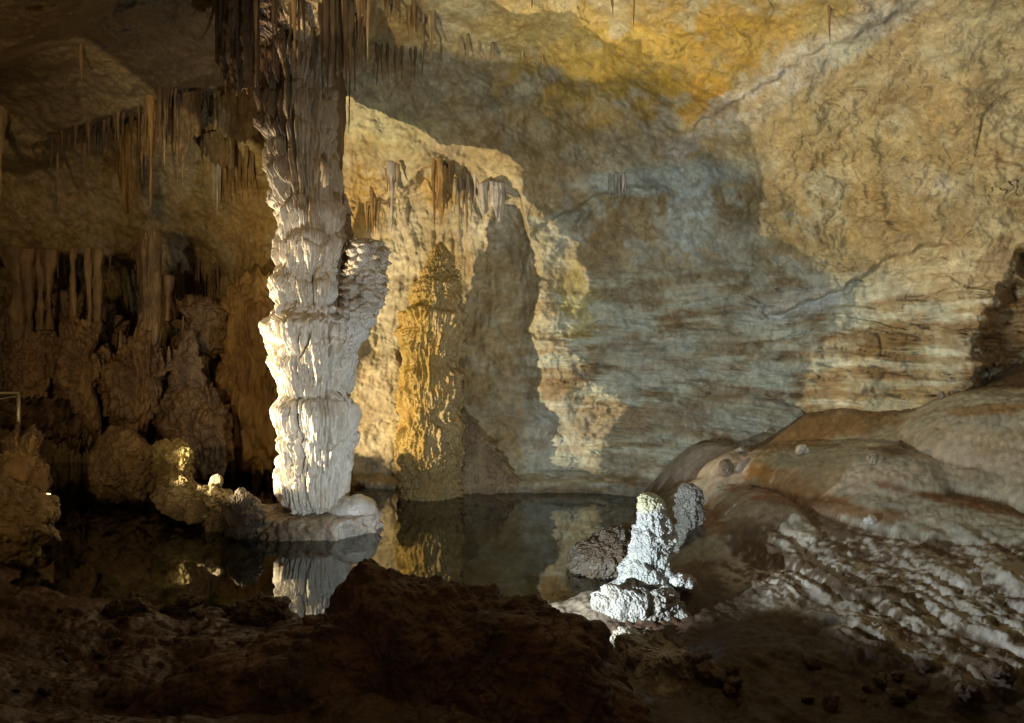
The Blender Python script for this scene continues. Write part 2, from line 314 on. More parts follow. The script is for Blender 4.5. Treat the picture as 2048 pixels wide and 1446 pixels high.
GPX=CX+GX/GY*F;GPY=YH+(CZ-GZ)/GY*F
n1=fbm(GX*1.3,GY*1.3,2.,4);n2=fbm(GX*5,GY*5,1.,4);n4=fbm(GX*16,GY*16,1.,3)
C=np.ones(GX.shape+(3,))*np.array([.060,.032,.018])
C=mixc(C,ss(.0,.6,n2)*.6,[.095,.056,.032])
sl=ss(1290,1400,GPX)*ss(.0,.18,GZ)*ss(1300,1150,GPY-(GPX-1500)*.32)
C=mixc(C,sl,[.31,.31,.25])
lm=lobes(GPX,GPY,GX,GY,True);wet=sl*ss(.62,.3,lm+.25*n2);C=mixc(C,wet*.75,[.22,.155,.08]);C=mixc(C,sl*ss(.42,.12,lm+.1*n2)*.8,[.10,.065,.038])  # mud brown between lobes, crevice darkness also painted into the gaps
for a in [(1560,870,120,34,-12,.9,(.22,.145,.065)),(1660,860,150,26,-10,.9,(.22,.145,.065)),(1480,940,60,40,-10,.6,(.24,.16,.08)),(1560,960,120,22,18,.8,(.30,.16,.04)),(1980,820,90,12,-4,.9,(.24,.155,.07)),
          (1700,960,160,30,0,.55,(.40,.33,.25)),(1950,900,140,50,8,.7,(.36,.31,.24)),(1390,930,110,40,-4,1,(.42,.37,.31)),(1500,1010,80,40,20,.7,(.38,.34,.29)),(1640,1010,170,16,10,.8,(.20,.10,.04)),
          (1900,1000,160,10,12,.8,(.18,.09,.04)),(1420,1030,30,40,0,.6,(.30,.17,.06))]:
    C=mixc(C,blot(GPX,GPY,a[0],a[1],a[2],a[3],a[4],n2*.5)*a[5],a[6])
# pale crusted ribs low on the slope, brown mud lying between them
low=ss(1400,1480,GPX)*ss(1010,1070,GPY-(GPX-1500)*.08)*sl
rq=(GPY-(GPX-1500)*.40)/46+.5*perlin(GX*2,GY*2,GZ*3);nr_=fbm(rq,GPX/230,3.,5)
n6=fbm(GX*30,GY*30,GZ*30,3);C=mixc(C,low*ss(-.25,.25,nr_*.7+.45*n4+.35*n6)*.8,[.46,.45,.40]);C=mixc(C,low*ss(.0,.4,-nr_*.7-.4*n2-.4*n4)*.85,[.11,.078,.05])
uw=ss(.02,-.08,GZ)*ss(1500,1300,GPX)
C=mixc(C,uw,[.16,.15,.09]);C=mixc(C,uw*ss(900,1100,GPX)*.8,[.30,.23,.15])
C=mixc(C,blot(GPX,GPY,1170,1200,110,50,0,n2*.3)*.9*ss(-.05,.02,GZ),[.17,.14,.10])
mud=ss(1160,1215,GPY-(GPX-1500)*.376+40*n2)*ss(1340,1420,GPX);C=mixc(C,mud*.88,[.042,.026,.016])  # dark mud whose edge follows the cast shadow, shade painted in with it
C=np.clip(C*(1+.25*n4)[...,None],.01,.7)
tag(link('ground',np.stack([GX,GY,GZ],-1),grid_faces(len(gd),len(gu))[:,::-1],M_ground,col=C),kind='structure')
m=bpy.data.materials.new('still_pool_water');m.use_nodes=True;nt=m.node_tree;N=nt.nodes;L=nt.links
for n_ in list(N):
    if n_.type!='OUTPUT_MATERIAL': N.remove(n_)
gl=N.new('ShaderNodeBsdfGlossy');gl.inputs['Roughness'].default_value=.012;gl.inputs['Color'].default_value=(.95,.97,.96,1)
tr=N.new('ShaderNodeBsdfTransparent');tr.inputs['Color'].default_value=(.66,.72,.56,1)
fr=N.new('ShaderNodeFresnel');fr.inputs['IOR'].default_value=1.75
mx=N.new('ShaderNodeMixShader');L.new(fr.outputs[0],mx.inputs[0]);L.new(tr.outputs[0],mx.inputs[1]);L.new(gl.outputs[0],mx.inputs[2])
no=N.new('ShaderNodeTexNoise');no.inputs['Scale'].default_value=5;no.inputs['Detail'].default_value=3
bp=N.new('ShaderNodeBump');bp.inputs['Strength'].default_value=.09;bp.inputs['Distance'].default_value=.02;L.new(no.outputs[0],bp.inputs['Height']);L.new(bp.outputs[0],gl.inputs['Normal']);L.new(bp.outputs[0],fr.inputs['Normal'])
L.new(mx.outputs[0],[n_ for n_ in N if n_.type=='OUTPUT_MATERIAL'][0].inputs[0])
tag(link('water',[(-9,3.4,0),(-.8,3.4,0),(.62,4.35,0),(2.6,6.5,0),(2.6,9.8,0),(-9,11.5,0)],[(0,1,2,3,4,5)],m,smooth=False),kind='structure')
# ------------------------------------------------------------------ lofted dripstone
def loft(name,prof,d,mat,colf,disp,parent=None,org=None,rz=.9,nth=200,step=2.,top_cap=True,lean=0.,pw=2.,back=1.):
    """prof: (py,left,right) rows; upright body whose cross-sections follow them; disp(theta,z,q,R)->outward metres"""
    a=np.array(prof,float);y0,y1=a[0,0],a[-1,0];n=max(6,int((y1-y0)/step)+1)
    py=np.linspace(y0,y1,n);l=np.interp(py,a[:,0],a[:,1]);r=np.interp(py,a[:,0],a[:,2])
    if n>12:
        k=np.array([1,2,3,2,1])/9.;lp=np.pad(l,2,'edge');rp=np.pad(r,2,'edge');l=np.convolve(lp,k,'valid');r=np.convolve(rp,k,'valid')
    z=ZAT(py,d);cx=((l+r)/2-CX)*d/F;hw=(r-l)/2*d/F
    th=np.linspace(0,2*math.pi,nth,endpoint=False)
    T,Z=np.meshgrid(th,z);R=np.broadcast_to(hw[:,None],T.shape)
    ct=np.cos(T);s_=np.sin(T)
    qx=R*ct+cx[:,None];qy=R*rz*s_*np.where(s_>0,back,1);PY=np.broadcast_to(py[:,None],T.shape)
    dd=disp(T,Z,PY,qx,qy,R)
    X=qx+ct*dd;Y=d+qy+s_*dd+lean*(Z-z[-1])
    P=np.stack([X,Y,Z],-1);Fc=grid_faces(n,nth,True)[:,::-1]
    V=P.reshape(-1,3);c=colf(T,Z,PY,qx,qy).reshape(-1,3)
    # caps
    tp=P[0].mean(0);bt=P[-1].mean(0);V=np.vstack([V,tp,bt]);c=np.vstack([c,c[:nth].mean(0),c[-nth:].mean(0)])
    k=len(V);j=np.arange(nth);j2=(j+1)%nth
    t1=np.stack([j,j2,np.full(nth,k-2),np.full(nth,k-2)],-1);t2=np.stack([(n-1)*nth+j2,(n-1)*nth+j,np.full(nth,k-1),np.full(nth,k-1)],-1)
    faces=[tuple(f) for f in Fc.tolist()] if False else None
    Fq=Fc
    # caps as triangles: collapse the quad form through from_pydata-free path
    tri=np.concatenate([np.stack([Fq[:,0],Fq[:,1],Fq[:,2]],-1),np.stack([Fq[:,0],Fq[:,2],Fq[:,3]],-1),t1[:,:3],t2[:,:3]])
    return link(name,V,tri,mat,parent,c,org)
def bands(py,T,qx,qy,Z,edges,wob,seed,fth=1.4):
    """position 0..1 inside shelf bands whose edges wander round the body"""
    w=py+wob*perlin(qx*fth*2+seed,qy*fth*2,Z*.8+seed)+wob*.35*perlin(qx*fth*7+seed,qy*fth*7,Z*3)
    e=np.array(edges,float);i=np.clip(np.searchsorted(e,w)-1,0,len(e)-2)
    return (w-e[i])/(e[i+1]-e[i]),i
def cst(c,var=.15,f=3.,c2=None,seed=0):
    c=np.array(c);c2=np.array(c2) if c2 is not None else c*.6
    def g(T,Z,PY,qx,qy):
        n=fbm(qx*f+seed,qy*f,Z*f*.5,4);n4=perlin(qx*22,qy*22,Z*12)
        k=np.clip(.5+n*.9,0,1)[...,None]
        return np.clip((c2+(c-c2)*k)*(1+var*n4)[...,None],.01,.85)
    return g
def tongues(S_,PY,per,rows,seed,curv=.16):
    """overlapping drip tongues: rows of (top, half width, length, thickness); per = girth; returns height in m and row wobble"""
    r=random.Random(seed);H=np.zeros(S_.shape,np.float32);s=S_.ravel();y=PY.ravel();h=H.ravel()
    for top,hw,hh,th,jit in rows:
        n=max(3,int(per/(hw*1.35)));o=r.random()*per
        for i in range(n):
            c=o+i*per/n+r.uniform(-.25,.25)*per/n;tp=top+r.uniform(-jit,jit);w=hw*r.uniform(.6,1.5);L=hh*r.uniform(.65,1.6);t_=th*r.uniform(.6,1.25)
            d=np.mod(s-c+per/2,per)-per/2
            k=np.nonzero((np.abs(d)<w*1.02)&(y>tp-4)&(y<tp+L*1.05))[0]
            if len(k)==0: continue
            dd=d[k];yy=y[k];a=dd/w;t=(yy-tp-curv*L*a*a)/(L*(1-curv*a*a))
            t=np.clip(t,0,1);ww=1-.45*t;u=np.clip(np.abs(a)/ww,0,1)
            sd=r.random()*40
            fl=billow(a/ww*2.3+sd,t*.9+sd,np.full_like(t,sd),2,.5)
            v=t_*np.sqrt(1-u*u)**.8*np.sqrt(1-(1-np.minimum(1,t/.24))**2)*(1-t)**.6
            v=v*(1+.48*fl)
            h[k]=np.maximum(h[k],v)+.25*np.minimum(h[k],v)
    return h.reshape(S_.shape)
def arc(T,R): return (np.mod(T+math.pi/2+math.pi,2*math.pi)-math.pi)*R
# ---- the white column
WC=empty('limestone_column',(pt(632,1010,6.85)).tolist())
tag(WC,'tall white fluted column rising from the pool rim to the ceiling, broken stump on its right side','column')
prof=[(-40,436,738),(0,450,730),(60,478,704),(100,515,686),(150,519,676),(200,514,670),(250,511,670),(290,524,676),(320,521,676),(360,530,680),(400,541,685),(440,554,692),(480,556,696),
      (520,551,696),(550,543,690),(580,548,690),(610,557,692),(630,546,700),(650,537,716),(680,540,718),(710,548,712),(740,553,705),(770,557,700),(790,557,698),(800,552,704),(830,553,710),(850,554,709),
      (880,561,705),(900,563,699),(920,562,697),(940,558,701),(960,551,703),(985,549,703),(1005,556,706),(1030,575,690)]
ED=[-60,40,120,200,262,320,400,478,555,625,700,800,872,935,1060]
WR=[(y,hw,hh,th*.85,24) for y,hw,hh,th in [(-60,34,150,.06),(30,30,130,.06),(110,30,120,.06),(175,34,150,.10),(240,30,90,.06),(300,32,110,.09),(345,26,150,.07),(400,28,100,.07),(455,22,60,.05),(470,36,105,.10),(520,20,60,.05),(548,38,95,.12),(590,22,60,.05),(612,40,130,.13),(670,24,90,.06),
    (700,34,110,.09),(750,22,70,.05),(790,40,170,.12),(806,24,120,.07),(860,20,90,.05),(915,34,120,.08),(940,26,90,.05)]]
def wdisp(T,Z,PY,qx,qy,R):
    S_=arc(T,80)+10*perlin(qx*3,qy*3,Z*1.5)
    h=tongues(S_,PY,160*math.pi,WR,3)
    t,i=bands(PY,T,qx,qy,Z,ED,30,3.);h=h*1.0+.046*np.sqrt(1-(1-np.minimum(1,t/.25))**2)*np.clip(1-t,0,1)**.8*ss(990,930,PY)
    warp=.3*perlin(qx*4,qy*4,Z*2)
    fl=billow(qx*8+warp,qy*8,Z*.5,2,.5);fl2=billow(qx*24+warp*2,qy*24,Z*1.5,2,.5)
    kn=billow(qx*17,qy*17,Z*15,3,.6);up=ss(480,380,PY);base=ss(925,960,PY)
    cv=perlin(qx*4.2+warp*.4+2,qy*4.2,Z*.55+.22*perlin(qx*2,qy*2,Z*2.5));h=h*(1-.35*up)-.075*np.exp(-(cv/.06)**2)*ss(-.2,.2,perlin(qx*2,qy*2,Z*2+5))
    return -.095+h*(1-.35*base)+.042*fl+.025*fl2+.006*kn*(1-.5*up)+up*(.045*billow(qx*10+warp,qy*10,Z*1.3+3,3,.45)+.03*billow(qx*4,qy*4,Z*2,2))+.03*perlin(qx*3,qy*3,Z*2)
def wcol(T,Z,PY,qx,qy):
    n=fbm(qx*4,qy*4,Z*3,4);n4=perlin(qx*26,qy*26,Z*20)
    c=np.ones(T.shape+(3,))*np.array([.57,.53,.46])
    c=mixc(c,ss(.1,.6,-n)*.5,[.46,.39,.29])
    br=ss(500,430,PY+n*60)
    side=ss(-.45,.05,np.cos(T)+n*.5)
    c=mixc(c,br*(.25+.75*side),[.19,.13,.075]);c=mixc(c,ss(450,330,PY+n*50)*.75,[.15,.115,.075]);c=mixc(c,ss(330,230,PY+n*60)*.95,[.08,.054,.032])  # brown upper shaft, darkened further as painted shade
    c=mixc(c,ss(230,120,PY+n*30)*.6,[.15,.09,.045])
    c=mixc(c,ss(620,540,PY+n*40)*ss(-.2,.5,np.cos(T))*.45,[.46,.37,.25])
    return np.clip(c*(1+.10*n4)[...,None],.02,.84)
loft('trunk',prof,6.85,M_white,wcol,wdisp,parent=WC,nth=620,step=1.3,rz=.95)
sp=[(478,722,748),(483,708,766),(488,703,772),(500,698,777),(520,696,777),(545,692,774),(570,688,774),(600,684,768),(625,682,758),(650,676,744),(680,668,728),(700,670,712),(716,674,700)]
def sdisp(T,Z,PY,qx,qy,R):
    d1,d2=worley(qx*12,qy*12,Z*17);t,i=bands(PY,T,qx,qy,Z,list(range(470,760,24)),14,2.,3.)
    low=ss(615,665,PY)
    sh=(1-np.exp(-t*10))*np.clip(1-t,0,1)**.8
    return (-.035+.075*(1-d1*1.3)+.022*sh)*(1-low)+low*(.035*billow(qx*14,qy*14,Z*2,2)+.03*sh-.02)+.02*perlin(qx*5,qy*5,Z*5)
loft('stump',sp,6.68,M_pop,lambda T,Z,PY,qx,qy:mixc(cst((.60,.55,.46),.15,5,(.34,.26,.18))(T,Z,PY,qx,qy),ss(600,650,PY),[.62,.59,.53]),sdisp,parent=WC,nth=260,step=1.3,rz=.9)
loft('spire',[(388,687,692),(400,684,697),(440,680,702),(480,672,706),(540,664,700)],6.95,M_pop,cst((.30,.22,.14),.2,5),lambda T,Z,PY,qx,qy,R:.02*billow(qx*18,qy*18,Z*9,3),parent=WC,nth=70,step=2)
# unseen flowstone curtain added behind the trunk, shaped to cast the wall shadow
cpts=[(640,150),(690,190),(720,205),(780,235),(840,258),(880,288),(940,292),(1000,300),(1035,325),(1054,352)]
cp=np.array(cpts,float);tt=np.linspace(0,len(cp)-1,120);cpx=np.interp(tt,range(len(cp)),cp[:,0]);cpy=np.interp(tt,range(len(cp)),cp[:,1])
CW=pt(cpx,cpy,wall_D(cpx,cpy));LA0=pt(44,992,6.02);XF=-2.08
k_=(XF-LA0[0])/(CW[:,0]-LA0[0]);CY=LA0[1]+k_*(CW[:,1]-LA0[1]);CZ_=LA0[2]+k_*(CW[:,2]-LA0[2])

o_=np.argsort(CY);CY=CY[o_];CZ_=CZ_[o_];yy_=np.linspace(6.7,CY.max(),90);zz_=np.interp(yy_,CY,CZ_)
vv=np.linspace(0,1,80);YY,VV=np.meshgrid(yy_,vv);ZL=np.broadcast_to(zz_,YY.shape);ZZ=ZL+(5.6-ZL)*VV
gF=billow(YY*7,0*YY+3,ZZ*.9,3,.5)
Fr=np.stack([XF-.04*gF-.05*np.minimum(VV*10,1),YY,ZZ],-1);Bk=np.stack([XF+.02+.03*gF+.05*np.minimum(VV*10,1),YY,ZZ],-1)
Q=np.concatenate([Fr[::-1],Bk]);Q[:,0]=(Q[:,0]+Q[::-1,0])/2;Q[:,-1]=(Q[:,-1]+Q[::-1,-1])/2
link('shadow_curtain',Q,grid_faces(160,90),M_drip,WC,np.tile([.16,.10,.055],(160*90,1)))
# ---- golden stalagmite
GS=empty('golden_stalagmite',pt(865,985,8.55).tolist())
tag(GS,'tall pointed golden stalagmite at the far edge of the pool, behind the white column','stalagmite')
gpf=[(484,879,884),(492,869,893),(505,860,902),(520,851,908),(545,843,915),(570,826,922),(600,815,927),(640,812,920),(680,810,916),(720,811,906),(750,807,914),(780,805,914),(810,802,917),(830,806,908),(850,800,916),(880,794,920),(920,790,926),(955,790,930),(990,788,935),(1010,788,938)]
_r=random.Random(4);GR=[(y,9 if y<600 else 12,20 if y<600 else 42,.045 if y<600 else .05,7) for y in range(470,600,10)]+[(y,13,48,.055,9) for y in range(596,900,20)]+[(560,20,60,.06,5),(618,22,70,.10,5),(650,26,80,.09,8),(690,26,60,.09,8),(730,26,70,.13,6),(770,24,60,.10,6),(812,26,60,.10,6),(850,26,60,.08,6)]+[(y,10,26,.03,7) for y in range(880,1000,16)]
def gdisp(T,Z,PY,qx,qy,R):
    S_=arc(T,55)+5*perlin(qx*5,qy*5,Z*4)
    h=tongues(S_,PY,110*math.pi,GR,8)*1.2;top=ss(610,560,PY);base=ss(865,905,PY)
    fl=billow(qx*15,qy*15,Z*3,2,.5);kn=billow(qx*22,qy*22,Z*19,2,.6)
    amp=np.clip(R/.22,.25,1)
    return (-.085+h*1.25+.026*fl*(1-.6*top)*(1-.7*base)+.026*kn*(.5+top*.4+.4*base)+.03*perlin(qx*4,qy*4,Z*4))*amp
def gcol(T,Z,PY,qx,qy):
    n=fbm(qx*4,qy*4,Z*3,4);n4=perlin(qx*24,qy*24,Z*20)
    c=np.ones(T.shape+(3,))*np.array([.34,.225,.045])
    side=ss(-.3,.5,np.cos(T)+n*.5);c=mixc(c,side*.6,[.36,.29,.16]);c=mixc(c,ss(620,560,PY+n*20)*.6,[.40,.28,.09])  # tip lightened in colour to stand in for lamp light
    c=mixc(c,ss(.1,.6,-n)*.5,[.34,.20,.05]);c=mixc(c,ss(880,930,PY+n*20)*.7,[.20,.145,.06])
    return np.clip(c*(1+.15*n4)[...,None],.02,.8)
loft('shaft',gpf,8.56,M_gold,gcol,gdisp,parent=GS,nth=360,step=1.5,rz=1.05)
bp_=[(812,890,905),(825,880,925),(845,870,948),(880,855,975),(920,850,1010),(950,845,1030),(975,840,1050),(1010,840,1060)]
loft('foot',bp_,8.8,M_pop,cst((.32,.25,.15),.2,4,(.2,.14,.08)),lambda T,Z,PY,qx,qy,R:.05*billow(qx*7,qy*7,Z*6,4,.6),parent=GS,nth=220,step=2,rz=.35)
# ---- foreground stalagmites
FS=empty('white_stalagmite',pt(1300,1200,4.6).tolist())
tag(FS,'bright white crusted stalagmite on the near right shore, tallest one standing in the foreground','stalagmite')
fp=[(986,1290,1308),(990,1281,1316),(996,1276,1324),(1010,1273,1330),(1030,1272,1336),(1050,1268,1344),(1065,1266,1350),(1080,1262,1346),(1110,1256,1340),(1140,1242,1344),(1160,1232,1352),(1180,1216,1362),(1200,1200,1370),(1230,1190,1380)]
def popd(a1=.018,a2=.03,f=30):
    def g(T,Z,PY,qx,qy,R):
        d1,_=worley(qx*f,qy*f,Z*f*.9);return a1*(1-1.5*d1)+a2*billow(qx*7,qy*7,Z*7,4,.6)-.01
    return g
def fcol(T,Z,PY,qx,qy):
    n=fbm(qx*6,qy*6,Z*6,4);n4=perlin(qx*40,qy*40,Z*40)
    c=np.ones(T.shape+(3,))*np.array([.40,.41,.39]);c=mixc(c,ss(.1,.6,-n)*.5,[.50,.47,.40]);c=mixc(c,ss(1030,1000,PY+n*12)*.6,[.50,.48,.24]);c=mixc(c,blot(T*50,PY,230,1150,60,40,0,n)*.2,[.45,.55,.42])
    return np.clip(c*(1+.2*n4)[...,None],.02,.84)
def fdisp(T,Z,PY,qx,qy,R):
    t,i=bands(PY,T,qx,qy,Z,[960,1064,1125,1165,1260],22,2.,4.);sh=(1-np.exp(-t*14))*np.clip(1-t,0,1)
    return popd(.007,.020,26)(T,Z,PY,qx,qy,R)+.045*np.sqrt(sh)-.02
loft('shaft',fp,4.6,M_pop,fcol,fdisp,parent=FS,nth=300,step=1.3,rz=.85,lean=0)
SS=empty('grey_stalagmite',pt(1380,1075,5.4).tolist())
tag(SS,'stubby grey crusted stalagmite with rounded top, right behind the bright white stalagmite','stalagmite')
loft('shaft',[(967,1368,1384),(971,1358,1396),(980,1351,1403),(1000,1350,1407),(1030,1352,1410),(1050,1350,1410),(1075,1340,1414),(1110,1325,1430),(1130,1320,1440)],5.4,M_pop,cst((.30,.30,.27),.25,7,(.18,.165,.14)),popd(.022,.03,26),parent=SS,nth=180,step=1.4,rz=.85)
# ------------------------------------------------------------------ boulders and rock masses (inflated bodies)
def body(name,poly,d,thick,mat,colf,amp=.05,freq=4,label=None,cat=None,group=None,parent=None,tilt=0.,nr=60,na=160,seed=0.,pop=0.,flat=2.2,flute=0.,org=None,yd=None,backk=1.):
    """a closed rock whose silhouette follows poly and whose front and back bulge by thick (m); tilt leans the lower edge forward"""
    p=np.array(poly,float);c=p.mean(0) if org is None else np.array(org,float)
    ang=np.unwrap(np.arctan2(p[:,1]-c[1],p[:,0]-c[0]));rad=np.hypot(p[:,0]-c[0],p[:,1]-c[1])
    o=np.argsort(np.mod(ang,2*math.pi));aa=np.mod(ang,2*math.pi)[o];rr=rad[o]
    aa=np.concatenate([aa-2*math.pi,aa,aa+2*math.pi]);rr=np.tile(rr,3)
    t=np.linspace(0,2*math.pi,na,endpoint=False);R=np.interp(t,aa,rr)
    k=np.array([1,2,3,2,1])/9.;R=np.convolve(np.concatenate([R[-2:],R,R[:2]]),k,'valid')
    s=np.sin(np.linspace(0,math.pi,2*nr+1))[1:-1];side=np.where(np.arange(len(s))<nr-.5,-1.,1.)
    f=np.abs(1-s**flat)**(1/flat)*side;f[nr-1]=0
    T,S=np.meshgrid(t,s);Rm=np.broadcast_to(R,T.shape);fm=np.broadcast_to(f[:,None],T.shape)
    px=c[0]+np.cos(T)*Rm*S;py=c[1]+np.sin(T)*Rm*S
    dd=d+fm*thick*np.where(fm>0,backk,1)-tilt*(py-c[1])/100.
    P=pt(px,py,dd)
    # outward direction
    n=np.stack([np.cos(T)*S,fm,-np.sin(T)*S],-1);n/=np.linalg.norm(n,axis=-1,keepdims=True)+1e-6
    x,y,z=P[...,0]+seed,P[...,1],P[...,2]
    h=amp*(billow(x*freq,y*freq,z*freq,4,.55)+.6*fbm(x*freq*.5,y*freq*.5,z*freq*.5,3))
    if pop: 
        d1,_=worley(x*24,y*24,z*24);h=h+pop*(.5-d1)
    if flute: h=h*.7+flute*1.5*billow(x*9+.6*perlin(x*2,y*2,z*2),y*9,z*.9,3,.5)
    P=P+n*h[...,None]
    V=P.reshape(-1,3);cc=colf(T,P[...,2],py,P[...,0],P[...,1]).reshape(-1,3)
    f0=pt(c[0],c[1],d-thick);f1=pt(c[0],c[1],d+thick*backk)
    f0=P[0].mean(0);f1=P[-1].mean(0)
    V=np.vstack([V,f0,f1]);cc=np.vstack([cc,cc[0],cc[-1]]);n_=len(s);Fq=grid_faces(n_,na,True)
    j=np.arange(na);j2=(j+1)%na;K=len(V)
    tri=np.concatenate([Fq[:,[0,1,2]],Fq[:,[0,2,3]],np.stack([j2,j,np.full(na,K-2)],-1),np.stack([(n_-1)*na+j,(n_-1)*na+j2,np.full(na,K-1)],-1)])
    lo=V[V[:,2].argmin()];ob=link(name,V,tri,mat,parent,cc,org=(f0[0],d,lo[2]) if parent is None else None)
    if label: tag(ob,label,cat or 'rock',group)
    return ob
dk=cst((.13,.070,.034),.25,4,(.065,.036,.020))
body('slab_boulder',[(668,1196),(690,1165),(735,1138),(790,1146),(860,1163),(930,1178),(1000,1192),(1080,1212),(1150,1230),(1190,1250),(1214,1287),(1230,1330),(1268,1390),(1300,1450),(1290,1560),(1000,1600),(700,1600),(400,1600),(230,1560),(200,1470),(250,1400),(330,1352),(410,1318),(480,1292),(550,1262),(600,1240),(645,1222)],3.0,.46,M_dark,dk,.05,3.4,'big dark brown slab boulder with a low ridge crest filling the bottom middle','boulder',tilt=.07,nr=130,na=620,flat=2.6,backk=.6,org=(850,1430))
body('shore_rock',[(1183,1190),(1215,1172),(1260,1178),(1300,1182),(1345,1180),(1375,1225),(1408,1262),(1400,1285),(1340,1290),(1290,1300),(1235,1290),(1205,1245)],4.35,.13,M_pop,cst((.38,.38,.35),.3,7,(.24,.22,.18)),.022,6,'rough whitish pitted rock carrying the bright white stalagmite','rock',tilt=.05,nr=70,na=260,pop=.03)
body('shore_ledge',[(1340,1160),(1352,1150),(1370,1148),(1388,1160),(1390,1172),(1372,1180),(1350,1178)],4.5,.12,M_pop,cst((.56,.56,.52),.25,7),.015,9,'small pale ledge jutting right from the foot of the bright white stalagmite','rock',tilt=0,nr=24,na=80,pop=.01)
body('crusted_rock',[(1212,1275),(1250,1262),(1300,1270),(1350,1280),(1400,1310),(1470,1325),(1510,1352),(1540,1400),(1600,1450),(1560,1560),(1350,1560),(1250,1480),(1225,1350)],3.85,.35,M_pop,cst((.36,.33,.26),.25,5,(.22,.18,.13)),.05,4.5,'low brown-grey crusted rock running down below the white stalagmite','rock',tilt=.20,nr=80,na=300,pop=.02)
body('pool_rock',[(1132,1118),(1145,1098),(1180,1075),(1215,1058),(1262,1050),(1290,1075),(1290,1140),(1262,1165),(1200,1152),(1150,1145)],5.6,.35,M_pop,cst((.27,.26,.22),.2,5,(.13,.095,.06)),.05,5,'dark crusted rock lying half sunk in the pool left of the white stalagmite','rock',tilt=.25,nr=60,na=220,pop=.03)
# rim island and chain of lumps
isl=cst((.36,.31,.22),.25,5,(.22,.17,.11))
def islcol(T,Z,PY,qx,qy):
    c=isl(T,Z,PY,qx,qy);px=CX+qx/np.maximum(qy,.1)*F
    return mixc(c,ss(620,700,px)*.75,[.50,.47,.42])
# island: shelf-shaped disc
def disc(name,cx,cy,rx,ry,ztop,mat,colf,label,cat,seed=0,na=300,amp=.05):
    t=np.linspace(0,2*math.pi,na,endpoint=False);prof=[(0,ztop+.03)]+[(r,ztop+.03*(1-r)) for r in np.linspace(.05,.88,26)]+[(.88+.12*math.sin(a),ztop-.10*(1-math.cos(a))) for a in np.linspace(0,1.57,12)[1:]]+[(1-.0*k,ztop-.10-k*.04) for k in range(1,5)]+[(.95-.04*k,ztop-.28-.05*k) for k in range(5)]
    pr=np.array(prof);Rr=1+.10*perlin(np.cos(t)*1.3+seed,np.sin(t)*1.3,.5)+.04*perlin(np.cos(t)*4+seed,np.sin(t)*4,.5)
    X=cx+rx*pr[:,0][:,None]*np.cos(t)*Rr;Y=cy+ry*pr[:,0][:,None]*np.sin(t)*Rr;Z=np.broadcast_to(pr[:,1][:,None],X.shape)
    b=billow(X*7+seed,Y*7,Z*7,4,.55);d1,_=worley(X*18+seed,Y*18,Z*18)
    edge=ss(.8,.95,pr[:,0])[:,None];h=amp*b*(.35+.65*edge)+.02*(.4-d1)*edge
    X=X+np.cos(t)*h*edge;Y=Y+np.sin(t)*h*edge;Z=Z+h*(1-edge)*.8
    P=np.stack([X,Y,Z],-1);n=len(pr)
    c=colf(np.broadcast_to(t,X.shape),Z,Z,X,Y)
    return tag(link(name,P,grid_faces(n,na,True),mat,None,c,org=(cx,cy,0)),label,cat)
disc('rim_island',-2.05,6.86,.72,.54,.17,M_dark,islcol,'low flat rock islet in the pool directly under the white column','rock islet')
pale=cst((.62,.60,.55),.12,5,(.42,.38,.32))
body('smooth_rock',[(640,1022),(664,1004),(700,992),(730,990),(750,1002),(759,1024),(750,1046),(715,1058),(670,1062),(640,1050)],6.86,.28,M_white,pale,.012,3,'smooth pale grey rounded slab at the right end of the islet below the column','rock',nr=40,na=140)
lump=cst((.36,.29,.15),.25,5,(.22,.16,.075))
body('rim_rock',[(300,985),(340,975),(400,985),(440,1000),(480,1010),(560,1012),(575,1040),(560,1070),(500,1072),(450,1066),(400,1046),(340,1030),(305,1010)],6.95,.30,M_pop,cst((.36,.30,.18),.25,5,(.22,.17,.10)),.05,5,'long low crusted ledge linking the lumps on the left with the islet under the column','rock',nr=50,na=240,pop=.025,tilt=.35,seed=31)
LP=[([(440,1040),(452,1000),(478,985),(505,990),(525,1010),(520,1060),(500,1082),(455,1080)],6.5,.24,(.20,.165,.12),'dark knobbly lump of rock at the left end of the islet'),
    ([(360,1010),(380,985),(410,975),(428,962),(440,975),(470,992),(482,1015),(470,1045),(420,1050),(370,1035)],6.95,.26,(.33,.27,.15),'tan crusted hump between the dark knobbly lump and the upright golden knob rock'),
    ([(420,962),(424,950),(434,946),(444,952),(446,968),(438,982),(424,980)],6.95,.06,(.44,.38,.24),'tiny pale knob standing on the tan crusted hump'),
    ([(318,960),(340,950),(380,955),(400,985),(390,1018),(345,1020),(315,1000)],7.35,.26,(.30,.24,.12),'rough sloping rubble rock in the pool rim below the upright golden knob'),
    ([(308,905),(320,886),(345,879),(370,884),(384,900),(386,935),(380,965),(350,975),(322,965),(312,935)],7.5,.20,(.34,.27,.11),'upright golden knob rock with a round top, beside the big dark boulder'),
    ([(182,985),(180,930),(192,885),(215,858),(250,856),(280,872),(302,895),(312,930),(314,975),(300,1000),(240,1005),(200,1000)],8.0,.45,(.22,.15,.075),'big round brown boulder at the far left side of the pool')]
for i,(poly,d,th,c,lab) in enumerate(LP):
    body(['rim_rock','rim_rock','small_stone','rim_rock','upright_rock','boulder'][i],poly,d,th,M_pop if i!=5 else M_gold,cst(c,.25,5,np.array(c)*.6),.045 if i!=2 else .012,5,lab,'boulder' if i==5 else 'rock',nr=50,na=190,pop=.02 if i not in(2,) else .008,seed=i*3.)
